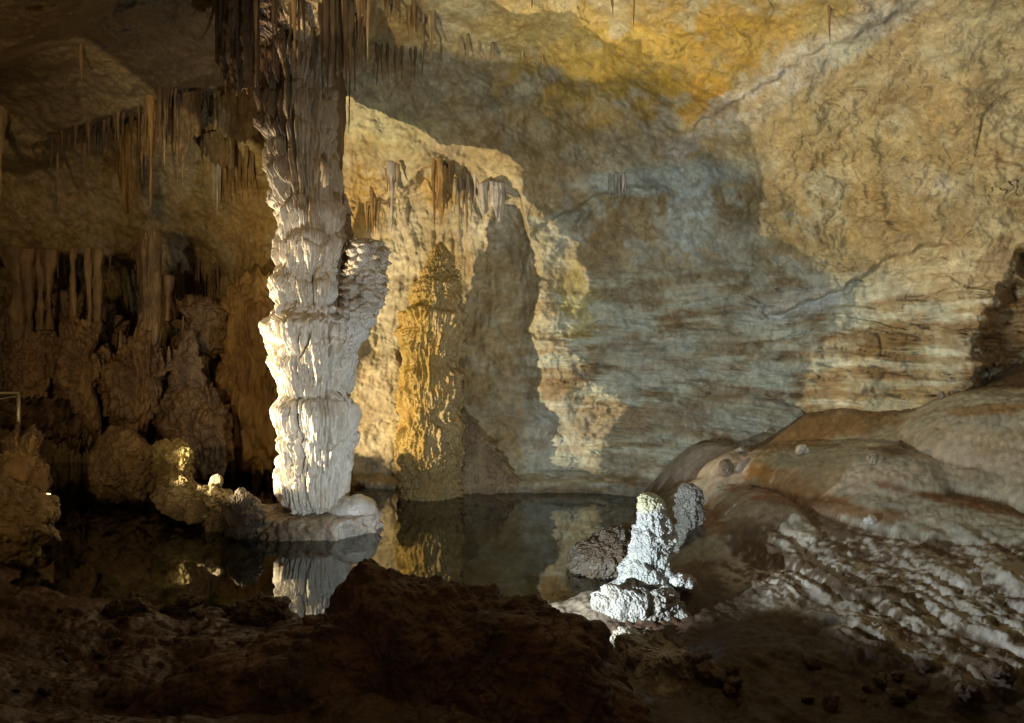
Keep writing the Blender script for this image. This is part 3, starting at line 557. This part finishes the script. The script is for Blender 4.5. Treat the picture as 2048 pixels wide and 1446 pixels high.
# left lit rock that hides the lamp
body('lamp_rock',[(-260,1100),(-200,960),(-60,960),(-5,955),(30,965),(56,972),(76,984),(104,998),(110,1022),(104,1050),(112,1072),(84,1095),(30,1140),(-100,1180)],5.55,.32,M_gold,cst((.25,.17,.07),.25,4,(.14,.09,.04)),.05,4,'golden lit rock with stepped edge at the left border, at the pool level','rock',nr=70,na=260,seed=4)
body('rock_pile',[(-120,960),(-80,880),(0,905),(40,878),(42,852),(70,848),(82,865),(78,900),(95,940),(105,990),(90,1010),(40,990),(-30,1000)],6.9,.22,M_gold,cst((.16,.105,.045),.25,4,(.09,.06,.03)),.05,5,'jagged brown rock pile behind the lit rock at the left border','rock',nr=50,na=220,seed=14)
# near shore rocks
for i,(poly,d,th,lab) in enumerate([
    ([(455,1240),(470,1215),(500,1198),(535,1194),(565,1205),(585,1225),(580,1250),(540,1268),(480,1265)],4.35,.2,'dark bubbly rock on the near shore left of the column reflection'),
    ([(208,1245),(215,1215),(250,1200),(300,1205),(318,1218),(322,1250),(280,1275),(225,1270)],4.35,.16,'dark crusted shore rock under the left bank of the pool'),
    ([(318,1232),(330,1212),(352,1208),(375,1218),(398,1200),(412,1204),(380,1235),(340,1250)],4.45,.08,'small row of dark bubbly crust reaching into the pool'),
    ([(412,1250),(418,1236),(432,1238),(440,1248),(432,1260),(418,1262)],4.3,.05,'small rusty brown pebble on the near shore'),
    ([(905,1395),(925,1370),(960,1365),(1000,1380),(1015,1420),(1000,1470),(930,1480)],2.72,.12,'small reddish brown rock at the bottom edge in front of the slab boulder')]):
    body('shore_rock' if i not in(3,) else 'pebble',poly,d,th,M_dark,cst((.14,.095,.06),.3,6,(.08,.05,.03)) if i<3 else cst((.26,.12,.05),.3,6),.03 if i!=3 else .008,7,lab,'rock' if i!=3 else 'pebble',nr=36,na=140,pop=.025 if i<3 else .0,seed=20+i*5)
# knobs on the right slope
def ground_hit(px,py):
    d=np.linspace(2.5,12,900);X=(px-CX)*d/F;zr=CZ-(py-YH)*d/F;g=ground_z(X,d)
    k=np.argmax(g>zr) if (g>zr).any() else -1
    return float(d[k])
for poly,lab,c,th in [([(1437,935),(1440,922),(1452,918),(1464,926),(1467,942),(1458,954),(1446,954),(1438,946)],'round lumpy brown knob alone on the flowstone slope, nearest the pool',(.30,.24,.18),.09),
    ([(1592,908),(1594,892),(1604,888),(1616,898),(1618,907),(1606,910)],'bright white little stone on the crest of the middle flowstone lobe',(.70,.70,.66),.06),
    ([(1730,915),(1740,908),(1760,910),(1775,918),(1768,926),(1738,924)],'flat tan little stone on the flowstone right of the bright white stone',(.42,.36,.26),.06),
    ([(1844,800),(1846,792),(1853,790),(1859,795),(1860,801),(1852,803)],'small grey pebble at the top of the slope, left one of two',(.40,.36,.30),.04),
    ([(1876,792),(1878,784),(1885,783),(1891,788),(1890,794),(1883,796)],'small grey pebble at the top of the slope, right one of two',(.40,.36,.30),.04),
    ([(1470,902),(1476,896),(1488,896),(1492,902),(1482,906)],'small grey stone lying at the foot of the wall left of the slope',(.44,.42,.37),.05),
    ([(1725,1042),(1735,1034),(1752,1034),(1758,1044),(1740,1048)],'little white stone on the pale crusted ribs of the slope',(.66,.64,.60),.05)]:
    cy=max(p[1] for p in poly)-2;cx=sum(p[0] for p in poly)/len(poly);d=ground_hit(cx,cy)
    body('pebble' if th<.08 else 'small_stone',poly,d,th,M_white if c[0]>.5 else M_pop,cst(c,.2,9),.006,14,lab,'stone',nr=16,na=50)
protos=[]
for i in range(4):
    protos.append(body('loose_stone',[(1000+26*math.cos(a)*random.uniform(.75,1.2),1300+18*math.sin(a)*random.uniform(.7,1.2)) for a in np.linspace(0,6.28,8)[:-1]],4,.06,M_dark,cst((.17,.11,.07),.3,9,(.09,.055,.035)),.018,10,nr=10,na=36,seed=i*9+2))
k_n=0
for x0,x1,y0,y1,n,lab,grp in [(20,640,1215,1430,34,'small brown stone scattered over the dark mud at the lower left','stones on the near mud'),(1450,2030,1335,1435,16,'small brown stone scattered over the dark hollow at the lower right','stones in the right hollow'),
        (1215,1480,1330,1440,12,'small pale brown stone beside the crusted rock below the white stalagmite','stones by the crusted rock')]:
    for i in range(n):
        px,py=random.uniform(x0,x1),random.uniform(y0,y1);d=ground_hit(px,py);X=(px-CX)*d/F;z=float(ground_z(np.array([X]),np.array([d]))[0])
        o=protos[k_n%4] if k_n<4 else protos[k_n%4].copy()
        if k_n>=4: COL.objects.link(o)
        o.location=(X,d,z-.012);o.rotation_euler=(random.uniform(-.3,.3),random.uniform(-.3,.3),random.uniform(0,6));q=random.choice([.25,.35,.45,.6,.9]);o.scale=(q,q,q*.9)
        tag(o,lab,'stone',grp);k_n+=1
# ------------------------------------------------------------------ stalactites, small columns, draperies
def wd(px,py): return float(wall_D(np.array([float(px)]),np.array([float(py)]))[0])
brn=(.20,.125,.06);tan=(.36,.27,.15);org=(.31,.185,.06);dark=(.11,.07,.04);wht=(.55,.50,.42)
def stal(px,y0,y1,w,c,label,group=None,off=.06,name='stalactite',mode='drip',d=None,topw=None):
    if d is None: d=wd(px,max(y0,-30))-off
    h=y1-y0;ext=24;rr=w/2.;n=18
    rows=[];yy=np.linspace(y0-ext,y1,n);sd=random.random()*50
    for k,yv in enumerate(yy):
        t=max(0,(yv-y0)/h)
        if mode=='drip': r=rr*((1-t)**.75*.85+.12)+ (rr*.6*(1-t)**7)
        elif mode=='straw': r=rr*(1-.35*t)*(1 if t<.97 else .4)
        else: r=rr*(1+.9*(abs(t-.5)*2)**5)
        r*=1+.16*math.sin(t*9+sd)+.1*math.sin(t*23+sd*2)
        if mode=='col': r*=1+.25*math.sin(t*5+sd*3)+.14*math.sin(t*14+sd)
        rows.append((yv,px-r+1.2*math.sin(t*3+sd),px+r+1.2*math.sin(t*3+sd)))
    nth=14 if w<8 else (24 if w<16 else 44)
    am=w*d/F
    ob=loft(name,rows,d,M_drip,cst(c,.2,6,np.array(c)*.6,seed=sd),lambda T,Z,PY,qx,qy,R:am*((.10 if mode!='col' else .22)*billow(qx*.55/am+sd,qy*.55/am,Z*1.5,2)+.05*perlin(qx*1.2/am,qy*1.2/am,Z/am*.6)),org=pt(px,y0,d).tolist(),nth=nth,step=2.5)
    return tag(ob,label,name.replace('_',' ').replace('hanging ','') if name!='cave_column' else 'column',group)
S=stal
S(736,-30,130,9,tan,'long tan stalactite at the top edge, just right of the column head')
S(698,82,268,7,dark,'long dark needle stalactite hanging right of the column over the lit wall')
S(709,80,192,5,dark,'dark stalactite just right of the long dark needle','dark stalactites at the column head')
S(684,-30,42,4,brn,'short thin stalactite at the top edge above the long dark needle')
S(588,-30,142,11,brn,'thick brown stalactite running down the head of the column')
S(630,88,152,6,brn,'brown stalactite on the column head, left of the dark cluster')
S(450,-30,195,13,org,'thick rusty stalactite left of the column head','',.1) if False else tag(S(450,-30,195,13,(.26,.14,.06),'thick rusty stalactite left of the column head',None,.1),None)
S(116,305,432,5,tan,'lone thin tan stalactite in the dark far left')
S(-2,238,412,17,tan,'thick tan stalactite cut by the left border')
S(301,205,422,10,org,'long orange stalactite right of the wide orange drapery on the left ledge')
S(284,240,368,9,org,'orange stalactite between the wide drapery and the long orange stalactite')
S(366,182,374,12,tan,'long tapering tan stalactite right of the orange group, needle tip')
S(330,195,330,9,tan,'mid length tan stalactite left of the long tapering one')
S(391,190,312,7,brn,'short brown stalactite right of the long tapering tan one')
S(163,95,200,6,brn,'faint brown stalactite high on the dark left ceiling')
S(783,348,470,11,wht,'whitish ribbed drip column on the lit wall left of the golden stalagmite',None,.08)
S(868,335,456,8,org,'leftmost long orange stalactite above the golden stalagmite tip',None,.10)
S(934,378,466,7,tan,'long stalactite right of the orange drapery above the golden stalagmite',None,.10)
S(917,392,482,6,tan,'thin stalactite nearest the head of the big shadow, above the golden stalagmite',None,.10)
S(949,358,410,4,wht,'thin white stalactite under the lit lip of the alcove')
S(745,395,490,7,org,'orange stalactite on the lit wall just right of the column spire')
S(1268,-30,60,5,brn,'thin stalactite near the top edge over the orange stained rock')
S(1660,28,88,5,brn,'lone stalactite on the grey streak of the upper right ceiling')
S(1065,-20,22,6,brn,'short dark stalactite at the top edge, middle of the picture')
S(1044,108,134,4,tan,'left one of two tiny stalactites on the bright ceiling')
S(1086,116,146,4,tan,'right one of two tiny stalactites on the bright ceiling')
S(860,42,136,9,tan,'longest stalactite of the middle ceiling cluster')
S(844,58,128,7,tan,'second longest stalactite of the middle ceiling cluster')
S(1225,-20,40,7,brn,'stubby brown stalactite at the top edge left of the thin one')
def many(n,x0,x1,yt,y0,y1,w,c,label,group,off=.06,**k):
    for i in range(n):
        px=x0+(x1-x0)*(i+.5)/n+random.uniform(-1,1)*(x1-x0)/n*.35
        t=yt(px) if callable(yt) else yt
        S(px,t,random.uniform(y0,y1),random.uniform(*w),np.array(c)*random.uniform(.75,1.2),label,group,off+random.uniform(-.04,.12),**k)
many(13,648,735,lambda p:50+random.uniform(-20,20),130,205,(4,8),dark,'dark stalactite in the dense cluster right of the column head','dark stalactites at the column head')
many(12,440,520,lambda p:30+random.uniform(-40,20),110,200,(5,10),brn,'brown stalactite in the dark fringe left of the column head','brown stalactites left of the column head')
many(10,526,640,lambda p:20+random.uniform(-40,40),90,170,(5,9),(.15,.095,.05),'brown stalactite on the front of the column head','stalactites on the column head')
many(7,815,838,lambda p:20+random.uniform(-6,12),60,92,(4,7),(.24,.15,.07),'brown stalactite in the left half of the middle ceiling cluster','middle ceiling cluster')
many(4,838,872,lambda p:40+random.uniform(-6,6),72,110,(4,6),tan,'short stalactite in the right half of the middle ceiling cluster','middle ceiling cluster, right half')
many(7,712,730,lambda p:-20,30,72,(3,5),brn,'thin stalactite in the small bunch at the top edge right of the column','top edge bunch')
many(5,765,800,lambda p:12+random.uniform(-6,6),42,58,(3,5),brn,'short stalactite in the row between the column and the middle ceiling cluster','short ceiling row')
many(5,880,990,lambda p:100+random.uniform(-8,12),120,150,(3,4),tan,'tiny stalactite at the edge of the big ceiling shadow','tiny ceiling stalactites')
many(8,745,850,lambda p:108+random.uniform(-8,8),135,175,(3,5),brn,'thin stalactite in the shaded row under the tan stalactite','shaded ceiling row')
many(14,443,506,lambda p:325+random.uniform(-8,5),375,425,(3,6),(.28,.18,.08),'thin stalactite in the comb-like row left of the column','comb of thin stalactites')
many(5,424,440,lambda p:326,395,434,(5,7),wht,'pale stalactite in the tight bunch left of the comb-like row','pale stalactite bunch')
many(9,318,400,lambda p:190+random.uniform(-6,8),225,290,(5,9),brn,'short brown stalactite on the ledge around the long tapering one','short ledge stalactites')
many(10,150,240,lambda p:262-(p-150)*.35,290,340,(4,7),(.13,.085,.05),'faint dark stalactite on the ledge in the far left gloom','far left gloom stalactites')
many(8,874,905,lambda p:338+random.uniform(-4,8),385,430,(5,9),org,'orange stalactite in the bunch above the golden stalagmite tip','orange bunch over the golden stalagmite',.10)
many(6,905,945,lambda p:376+random.uniform(-6,6),405,450,(4,6),tan,'short stalactite in the fringe right of the orange bunch','fringe right of the orange bunch',.10)
many(6,770,800,lambda p:352,372,392,(4,6),tan,'short stalactite on the small lip around the whitish drip column','lip stalactites')
many(7,1215,1262,lambda p:372-(p-1215)*.05,384,402,(2.5,4),wht,'tiny white drip on the thin ledge in the middle of the wall','tiny white ledge drips',.03)
many(6,728,760,lambda p:410+random.uniform(-10,10),455,495,(4,7),(.34,.22,.08),'orange brown stalactite on the lit wall right of the column spire','stalactites right of the spire')
many(16,100,330,lambda p:262-(p-150)*.33+random.uniform(-6,10),285,350,(3,7),(.18,.115,.06),'thin faint stalactite on the long ledge in the far left gloom','thin far left ledge stalactites')
many(12,330,440,lambda p:188+random.uniform(-10,16),215,300,(3,7),(.24,.16,.08),'thin brown stalactite in the fringe between the long tapering one and the column head','fringe left of the column head')
many(14,10,230,lambda p:520+random.uniform(-4,4),540,580,(3,6),(.22,.15,.08),'short stalactite in the fringe along the lip over the dark gallery columns','gallery lip fringe')
many(10,330,440,lambda p:560+random.uniform(-20,20),590,640,(3,6),(.2,.13,.07),'short stalactite at the right end of the dark gallery','right gallery fringe',.1)
many(5,548,590,lambda p:775-(550-p)*0,788,800,(3,4),tan,'x','x') if False else None
many(6,505,548,lambda p:758,768,782,(3,5),tan,'tiny pale drip under the little ledge left of the white column','tiny drips left of the white column',.05)
def drape(name,x0,x1,top,bot,c,label,d=None,off=.05,amp=.045,f=11,mat=None,thick=.09,bulge=.15,lean=0.,cat='drapery'):
    """a ribbed flowstone curtain: closed fluted sheet, lower edge ragged"""
    px=np.linspace(x0,x1,int((x1-x0)/1.6)+6);nx=len(px);nv=int((max(b for _,b in bot)-min(b for _,b in top))/2)+4
    tp=seg(px,top);bt=seg(px,bot);sd=random.random()*30
    bt=bt+14*np.abs(perlin(px*.11+sd,0.3,.7))*-1+5
    if d is None: d=float(np.mean([wd(q,max(seg(q,top),-20)) for q in np.linspace(x0,x1,5)]))-off
    v=np.linspace(0,1,nv);PX,VV=np.meshgrid(px,v);PY=tp+(bt-tp)*VV
    u=(PX-(x0+x1)/2)/((x1-x0)/2)
    D=d-bulge*np.sqrt(np.clip(1-u*u,0,1))+lean*(VV)
    w=pt(PX,PY,D);g=billow(w[...,0]*f+sd+.3*perlin(w[...,0]*3,0,w[...,2]*2),sd,w[...,2]*.8,3,.5)
    Fr=pt(PX,PY,D-amp*g*(1-.3*VV));
    Fr[...,1]+=.015*fbm(w[...,0]*12,sd,w[...,2]*9,3)
    th=thick*(1-.75*VV)
    Bk=pt(PX,PY,D+th+.03)
    Fr=np.concatenate([Bk[:1],Fr,Bk[::-1]],0);n=Fr.shape[0]
    # close both side edges by pinching
    Fr[:,0]=(Fr[:,0]+Fr[::-1,0])/2;Fr[:,-1]=(Fr[:,-1]+Fr[::-1,-1])/2
    col=cst(c,.2,5,np.array(c)*.6,seed=sd)(0*Fr[...,0],Fr[...,2],Fr[...,2],Fr[...,0],Fr[...,1])
    o=link(name,Fr,grid_faces(n,nx),mat or M_drip,None,col,org=pt((x0+x1)/2,top[0][1],d).tolist())
    return tag(o,label,cat)
drape('flowstone_drapery',236,276,[(236,275),(255,245),(276,235)],[(236,350),(250,425),(258,432),(268,400),(276,380)],org,'wide orange ribbed drapery with a pointed tip on the left ledge')
drape('flowstone_drapery',276,345,[(276,235),(310,205),(345,190)],[(276,300),(300,320),(320,290),(345,280)],brn,'brown ribbed drapery above the long orange stalactite')
drape('flowstone_drapery',340,402,[(340,188),(402,180)],[(340,280),(362,330),(380,280),(402,265)],(.24,.16,.08),'brown ribbed drapery behind the long tapering tan stalactite')
drape('flowstone_drapery',872,902,[(872,332),(890,330),(902,345)],[(872,420),(884,440),(893,400),(902,395)],org,'orange drapery hanging right above the golden stalagmite tip')
drape('flowstone_drapery',956,976,[(956,368),(976,362)],[(956,395),(966,430),(976,425)],wht,'narrow white fluted drapery under the lit lip, nearest the big shadow',bulge=.08)
drape('flowstone_drapery',978,1010,[(978,362),(1010,366)],[(978,400),(998,440),(1010,420)],wht,'white fluted drapery at the right end of the alcove under the lit lip',bulge=.1)
drape('flowstone_drapery',425,520,[(425,205),(470,175),(520,165)],[(425,255),(450,270),(490,285),(520,260)],(.30,.23,.13),'pale knobbly drapery left of the column neck')
drape('flowstone_drapery',400,470,[(400,270),(470,250)],[(400,300),(430,330),(470,335)],(.22,.15,.07),'brown knobbly drapery above the comb-like row')
many(12,640,704,lambda p:40+random.uniform(-60,20),120,205,(6,14),(.085,.055,.032),'thick dark stalactite fused into the mass right of the column head','fused dark stalactites')
drape('flowstone_drapery',430,520,[(430,-40),(520,-40)],[(430,120),(470,190),(500,170),(520,200)],(.08,.05,.028),'dark ribbed drapery at the left of the column head')
# left gallery: columns under the lip, flowstone mounds
lc=(.23,.145,.07)
S(36,520,772,26,lc,'thick fluted column under the lip, leftmost in the dark gallery',None,0,'cave_column','col',9.15)
S(58,522,705,20,lc,'fluted column just right of the leftmost thick one in the dark gallery',None,0,'cave_column','col',9.1)
S(81,522,660,11,lc,'third column from the left in the dark gallery',None,0,'cave_column','col',9.0)
S(97,522,660,12,lc,'fourth column from the left in the dark gallery',None,0,'cave_column','col',9.0)
S(147,520,655,10,(.30,.2,.09),'slender column left of the two close columns in the dark gallery',None,0,'cave_column','col',8.95)
S(178,520,660,9,(.28,.18,.09),'slimmer one of the two close columns in the dark gallery',None,0,'cave_column','col',8.95)
S(195,520,655,15,(.30,.2,.09),'thicker right one of the two close columns in the dark gallery',None,0,'cave_column','col',8.95)
S(276,512,582,8,lc,'short stalactite left of the broad fluted pillar in the gallery',None,.05)
S(425,578,625,6,lc,'thin stub stalactite at the right end of the gallery',None,.05)
S(335,575,642,10,lc,'stubby column right of the broad fluted pillar',None,0,'cave_column','col',9.0)
fb=cst((.24,.15,.07),.25,4,(.14,.085,.04))
drape('fluted_pillar',278,324,[(278,470),(300,458),(324,468)],[(278,560),(290,690),(312,690),(324,640)],(.30,.20,.10),'broad fluted pillar in the middle of the dark gallery',d=8.95,amp=.05,bulge=.22,thick=.25,cat='pillar')
body('draped_flowstone',[(0,600),(60,585),(130,590),(200,600),(240,640),(262,700),(280,800),(250,880),(180,900),(120,880),(60,850),(-40,840),(-60,700)],9.55,.35,M_drip,cst((.17,.105,.05),.25,4,(.10,.06,.03)),.05,4,'dark draped flowstone wall behind the columns of the gallery','flowstone',nr=60,na=260,flute=.09,seed=41)
body('draped_flowstone',[(440,620),(470,560),(510,540),(545,560),(560,640),(560,800),(550,930),(500,945),(470,930),(462,820),(445,720)],9.35,.22,M_drip,cst((.34,.215,.075),.25,4,(.22,.13,.045)),.03,4,'golden brown draped flowstone just left of the white column','flowstone',nr=50,na=220,flute=.06,seed=47)
body('flowstone_mound',[(278,640),(290,600),(312,640),(318,690),(316,760),(300,840),(285,870),(250,868),(225,850),(212,800),(190,742),(200,730),(240,715),(265,680)],9.0,.38,M_drip,fb,.04,5,'ribbed flowstone mound below the broad fluted pillar','flowstone',nr=60,na=240,flute=.06)
body('flowstone_mound',[(105,735),(115,690),(130,650),(145,630),(165,650),(205,655),(205,690),(180,720),(190,780),(200,830),(205,880),(195,890),(170,840),(140,800),(110,765)],9.0,.30,M_drip,fb,.05,5,'knobbly flowstone mound under the slender columns of the gallery','flowstone',nr=50,na=220,flute=.05,seed=3)
body('flowstone_mound',[(10,760),(20,700),(40,680),(75,670),(110,650),(120,690),(100,740),(95,790),(60,800),(20,800)],9.2,.25,M_drip,fb,.05,5,'dark flowstone mound at the foot of the leftmost columns','flowstone',nr=50,na=180,flute=.04,seed=9)
body('spiky_stalagmite',[(345,745),(350,710),(362,690),(372,660),(381,652),(390,670),(397,705),(402,742),(412,760),(400,790),(370,800),(345,790)],8.9,.22,M_pop,cst((.34,.25,.16),.2,6,(.20,.13,.08)),.04,7,'spiky pale stalagmite on the right of the dark gallery','stalagmite',nr=40,na=160,seed=6)
body('flowstone_mound',[(320,800),(345,770),(380,760),(415,765),(440,800),(460,860),(465,920),(440,950),(380,950),(340,900),(315,860)],8.95,.35,M_drip,cst((.20,.125,.06),.25,4,(.12,.075,.035)),.06,4,'rounded dark flowstone mound below the spiky stalagmite','flowstone',nr=50,na=200,flute=.04,seed=13)
body('flowstone_mound',[(330,640),(350,610),(380,590),(420,600),(450,620),(452,680),(430,720),(405,700),(390,650),(360,660),(340,690)],9.25,.18,M_drip,cst((.20,.13,.06),.25,4,(.12,.075,.035)),.05,6,'dark crusted flowstone bulge above the spiky stalagmite','flowstone',nr=40,na=160,seed=17)
for i,(px,y0,y1,w,lab) in enumerate([(241,660,695,7,'taller one of two tiny stalagmites left of the flowstone mound'),(250,670,695,5,'shorter one of two tiny stalagmites left of the flowstone mound'),(366,632,665,5,'tiny pointed stalagmite left of the spiky pale one'),(338,692,730,8,'small stubby stalagmite between the mound and the spiky one')]):
    tag(loft('small_stalagmite',[(y0,px-1,px+1),(y0+6,px-w*.4,px+w*.4),(y1,px-w*.6,px+w*.6),(y1+12,px-w,px+w)],8.85,M_drip,cst((.30,.21,.11),.2,6),lambda T,Z,PY,qx,qy,R:.008*billow(qx*20,qy*20,Z*12,2),org=pt(px,y1,8.85).tolist(),nth=20,step=2),lab,'stalagmite')
# handrail at the left border
HR=empty('handrail',pt(37,885,7.6).tolist());tag(HR,'metal handrail with one thin post at the left border of the walkway','handrail')
M_metal=simple_mat('worn_steel',(.36,.32,.22),.35,.7)
def rod(name,a,b,r,parent):
    a=np.array(a);b=np.array(b);ax=(b-a)/np.linalg.norm(b-a);u=np.cross(ax,[0,0,1.] if abs(ax[2])<.9 else [1.,0,0]);u/=np.linalg.norm(u);w=np.cross(ax,u)
    t=np.linspace(0,2*math.pi,12,endpoint=False);ring=np.cos(t)[:,None]*u*r+np.sin(t)[:,None]*w*r
    link(name,np.concatenate([a-ax*r*.3+ring*.6,a+ring,b+ring,b+ax*r*.3+ring*.6]),grid_faces(4,12,True),M_metal,parent)
rod('post',pt(37,890,7.6),pt(37,789,7.6),.022,HR);rod('rail',pt(-160,786,7.3),pt(39,786,7.6),.018,HR);rod('brace',pt(-120,818,7.35),pt(36,792,7.6),.008,HR)
# ------------------------------------------------------------------ lamps, added fill lights and light shields
LA=np.array(pt(44,992,6.02));LC=np.array([-.28,3.64,.28])
def floodlight(loc,aim,label):
    e=empty('floodlight',tuple(loc));tag(e,label,'floodlight')
    a=np.array(aim,float);a/=np.linalg.norm(a)
    u=np.cross(a,[0,0,1.]);u/=np.linalg.norm(u);w=np.cross(u,a);b=np.array(loc)-a*.05
    def bx(name,c,h):
        s=[(i,j,k) for i in(-1,1) for j in(-1,1) for k in(-1,1)]
        V=[c+i*h[0]*u+j*h[1]*a+k*h[2]*w for i,j,k in s]
        link(name,V,[(0,1,3,2),(4,6,7,5),(0,4,5,1),(2,3,7,6),(0,2,6,4),(1,5,7,3)],M_black,e,smooth=False)
    bx('housing',b-a*.03,(.06,.025,.045));bx('bracket',b-a*.03-w*.07,(.012,.012,.03))
M_black=simple_mat('black_lamp_paint',(.02,.02,.02),.5)
floodlight(LA,(1,.25,.3),'small black floodlight tucked behind the golden lit rock at the left border')
floodlight(LC,(.1,1,.3),'small black floodlight hidden behind the slab boulder')
def spot(name,loc,aim,power,col,ang,blend,rad):
    l=bpy.data.lights.new(name,'SPOT');l.energy=power;l.color=col;l.spot_size=math.radians(ang);l.spot_blend=blend;l.shadow_soft_size=rad
    o=bpy.data.objects.new(name,l);COL.objects.link(o);o.location=loc
    from mathutils import Vector
    o.rotation_euler=Vector(aim).to_track_quat('-Z','Y').to_euler();return o
def aimpt(loc,px,py,d): return tuple((pt(px,py,d)-np.array(loc)).tolist())
az,el=math.radians(6),math.radians(15)
spot('lamp_warm',LA,(math.cos(az)*math.cos(el),math.sin(az)*math.cos(el),math.sin(el)),1250,(1,.80,.50),108,.18,.012)
# stone-coloured shield added beside the cool lamp to shade the near right hollow
aa=np.radians(np.linspace(-60,19,30));q=np.stack([LC[0]+.14*np.cos(aa),LC[1]+.14*np.sin(aa),np.full(30,LC[2]-.0055)],-1)
rr_=[]
for o_,dz in [(-.008,-.3),(-.005,-.03),(0,0),(.02,-.001),(.03,-.03),(.04,-.3)]:
    p_=q.copy();p_[:,0]+=np.cos(aa)*o_;p_[:,1]+=np.sin(aa)*o_;p_[:,2]+=dz+.0012*perlin(q[:,0]*60,q[:,1]*60,.5);rr_.append(p_)
tag(link('lamp_shield',np.stack(rr_),grid_faces(6,30),M_dark,col=np.tile([.25,.17,.08],(180,1)),org=q[15]-np.array([0,0,.3])),'brown light shield lip added beside the lamp hidden behind the slab boulder','stone')
# shield added in front of the warm lamp, keeps its beam off the near shore
aa=np.radians(np.linspace(-75,82,30));q=np.stack([LA[0]+.2*np.cos(aa),LA[1]+.2*np.sin(aa),LA[2]+.010-.019*ss(math.radians(2),math.radians(9),aa)],-1)
rr_=[]
for o_,dz in [(-.01,-.35),(-.006,-.03),(0,0),(.02,.0),(.03,-.03),(.04,-.35)]:
    p_=q.copy();p_[:,0]+=np.cos(aa)*o_;p_[:,1]+=np.sin(aa)*o_;p_[:,2]+=dz+.002*perlin(q[:,0]*60,q[:,1]*60,.5);rr_.append(p_)
tag(link('lamp_shield',np.stack(rr_),grid_faces(6,30),M_dark,col=np.tile([.25,.17,.08],(180,1)),org=q[15]-np.array([0,0,.35])),'brown light shield lip added around the lamp behind the golden lit rock at the left border','stone')
az=math.radians(52)
spot('lamp_cool',LC,(math.cos(az),math.sin(az),.35),215,(.83,.93,1.0),168,.35,.008)
LB=np.array([-2.2,1.6,.9])
spot('lamp_ceiling',LB,aimpt(LB,1150,-40,6.0),880,(1,.82,.46),100,.4,.006)
# baffle added outside the frame to keep the ceiling lamp off the lower wall
bl=[(-700,-500),(-300,-500),(100,-420),(400,-200),(545,20),(650,60),(705,45),(745,62),(752,92),(880,95),(940,118),(1040,124),(1105,130),(1160,165),(1240,150),(1320,162),(1342,200),(1348,262),(1480,330),(1600,420),(1800,560),(2048,700),(2500,900)]
bpx=np.interp(np.linspace(0,len(bl)-1,200),range(len(bl)),[b[0] for b in bl]);bpy_=np.interp(np.linspace(0,len(bl)-1,200),range(len(bl)),[b[1] for b in bl])
BW=pt(bpx,bpy_,wall_D(bpx,bpy_,False));BD=BW-LB;BD/=np.linalg.norm(BD[:,:2],axis=1)[:,None]
T0=LB+BD*.55;rows_=[]
for k,(o_,dz) in enumerate([(-.02,-.9),(-.03,-.3),(-.02,-.06),(0,0),(.04,-.01),(.10,-.06),(.14,-.3),(.16,-.9)]):
    q=T0+BD*np.array([o_,o_,0])+np.array([0,0,dz]);q[:,2]+=0 if k==3 else .01*perlin(q[:,0]*9,q[:,1]*9,k*1.7);rows_.append(q)
tag(link('light_baffle',np.stack(rows_),grid_faces(8,200),M_dark,col=np.tile([.2,.13,.07],(1600,1)),org=T0[100]-np.array([0,0,.9])),'rough brown light baffle added out of view beyond the left border','rock')
LD=np.array([-3.4,.3,2.3])
spot('fill_gallery',LD,aimpt(LD,380,600,9.5),430,(1,.70,.33),58,1,.3)  # unseen fill light added to brighten the left gallery
LE=np.array([1.6,-1.2,2.9])
spot('fill_wall',LE,aimpt(LE,1400,420,8),600,(.96,.98,.97),66,1,.3)  # added neutral fill behind the camera, lifts the shaded wall
LF=np.array([-.8,-1.4,3.0])
spot('fill_foreground',LF,(.0,1,-.42),27,(1,.60,.34),90,1,.4)  # dim warm fill added for the dark foreground
w=bpy.data.worlds.new('World');sc.world=w;w.use_nodes=True
w.node_tree.nodes['Background'].inputs[0].default_value=(1,.78,.55,1);w.node_tree.nodes['Background'].inputs[1].default_value=.03
# ------------------------------------------------------------------ camera
cam=bpy.data.cameras.new('camera');co=bpy.data.objects.new('camera',cam);COL.objects.link(co)
cam.sensor_width=36;cam.lens=36*F/2048;co.location=(0,0,CZ);co.rotation_euler=(math.radians(90),0,0);cam.clip_end=200
sc.camera=co
sc.view_settings.view_transform='Standard';sc.view_settings.look='None';sc.view_settings.exposure=.30;sc.view_settings.gamma=1
cy=sc.cycles;cy.max_bounces=4;cy.diffuse_bounces=3;cy.glossy_bounces=3;cy.transparent_max_bounces=6;cy.sample_clamp_indirect=3;cy.use_denoising=True
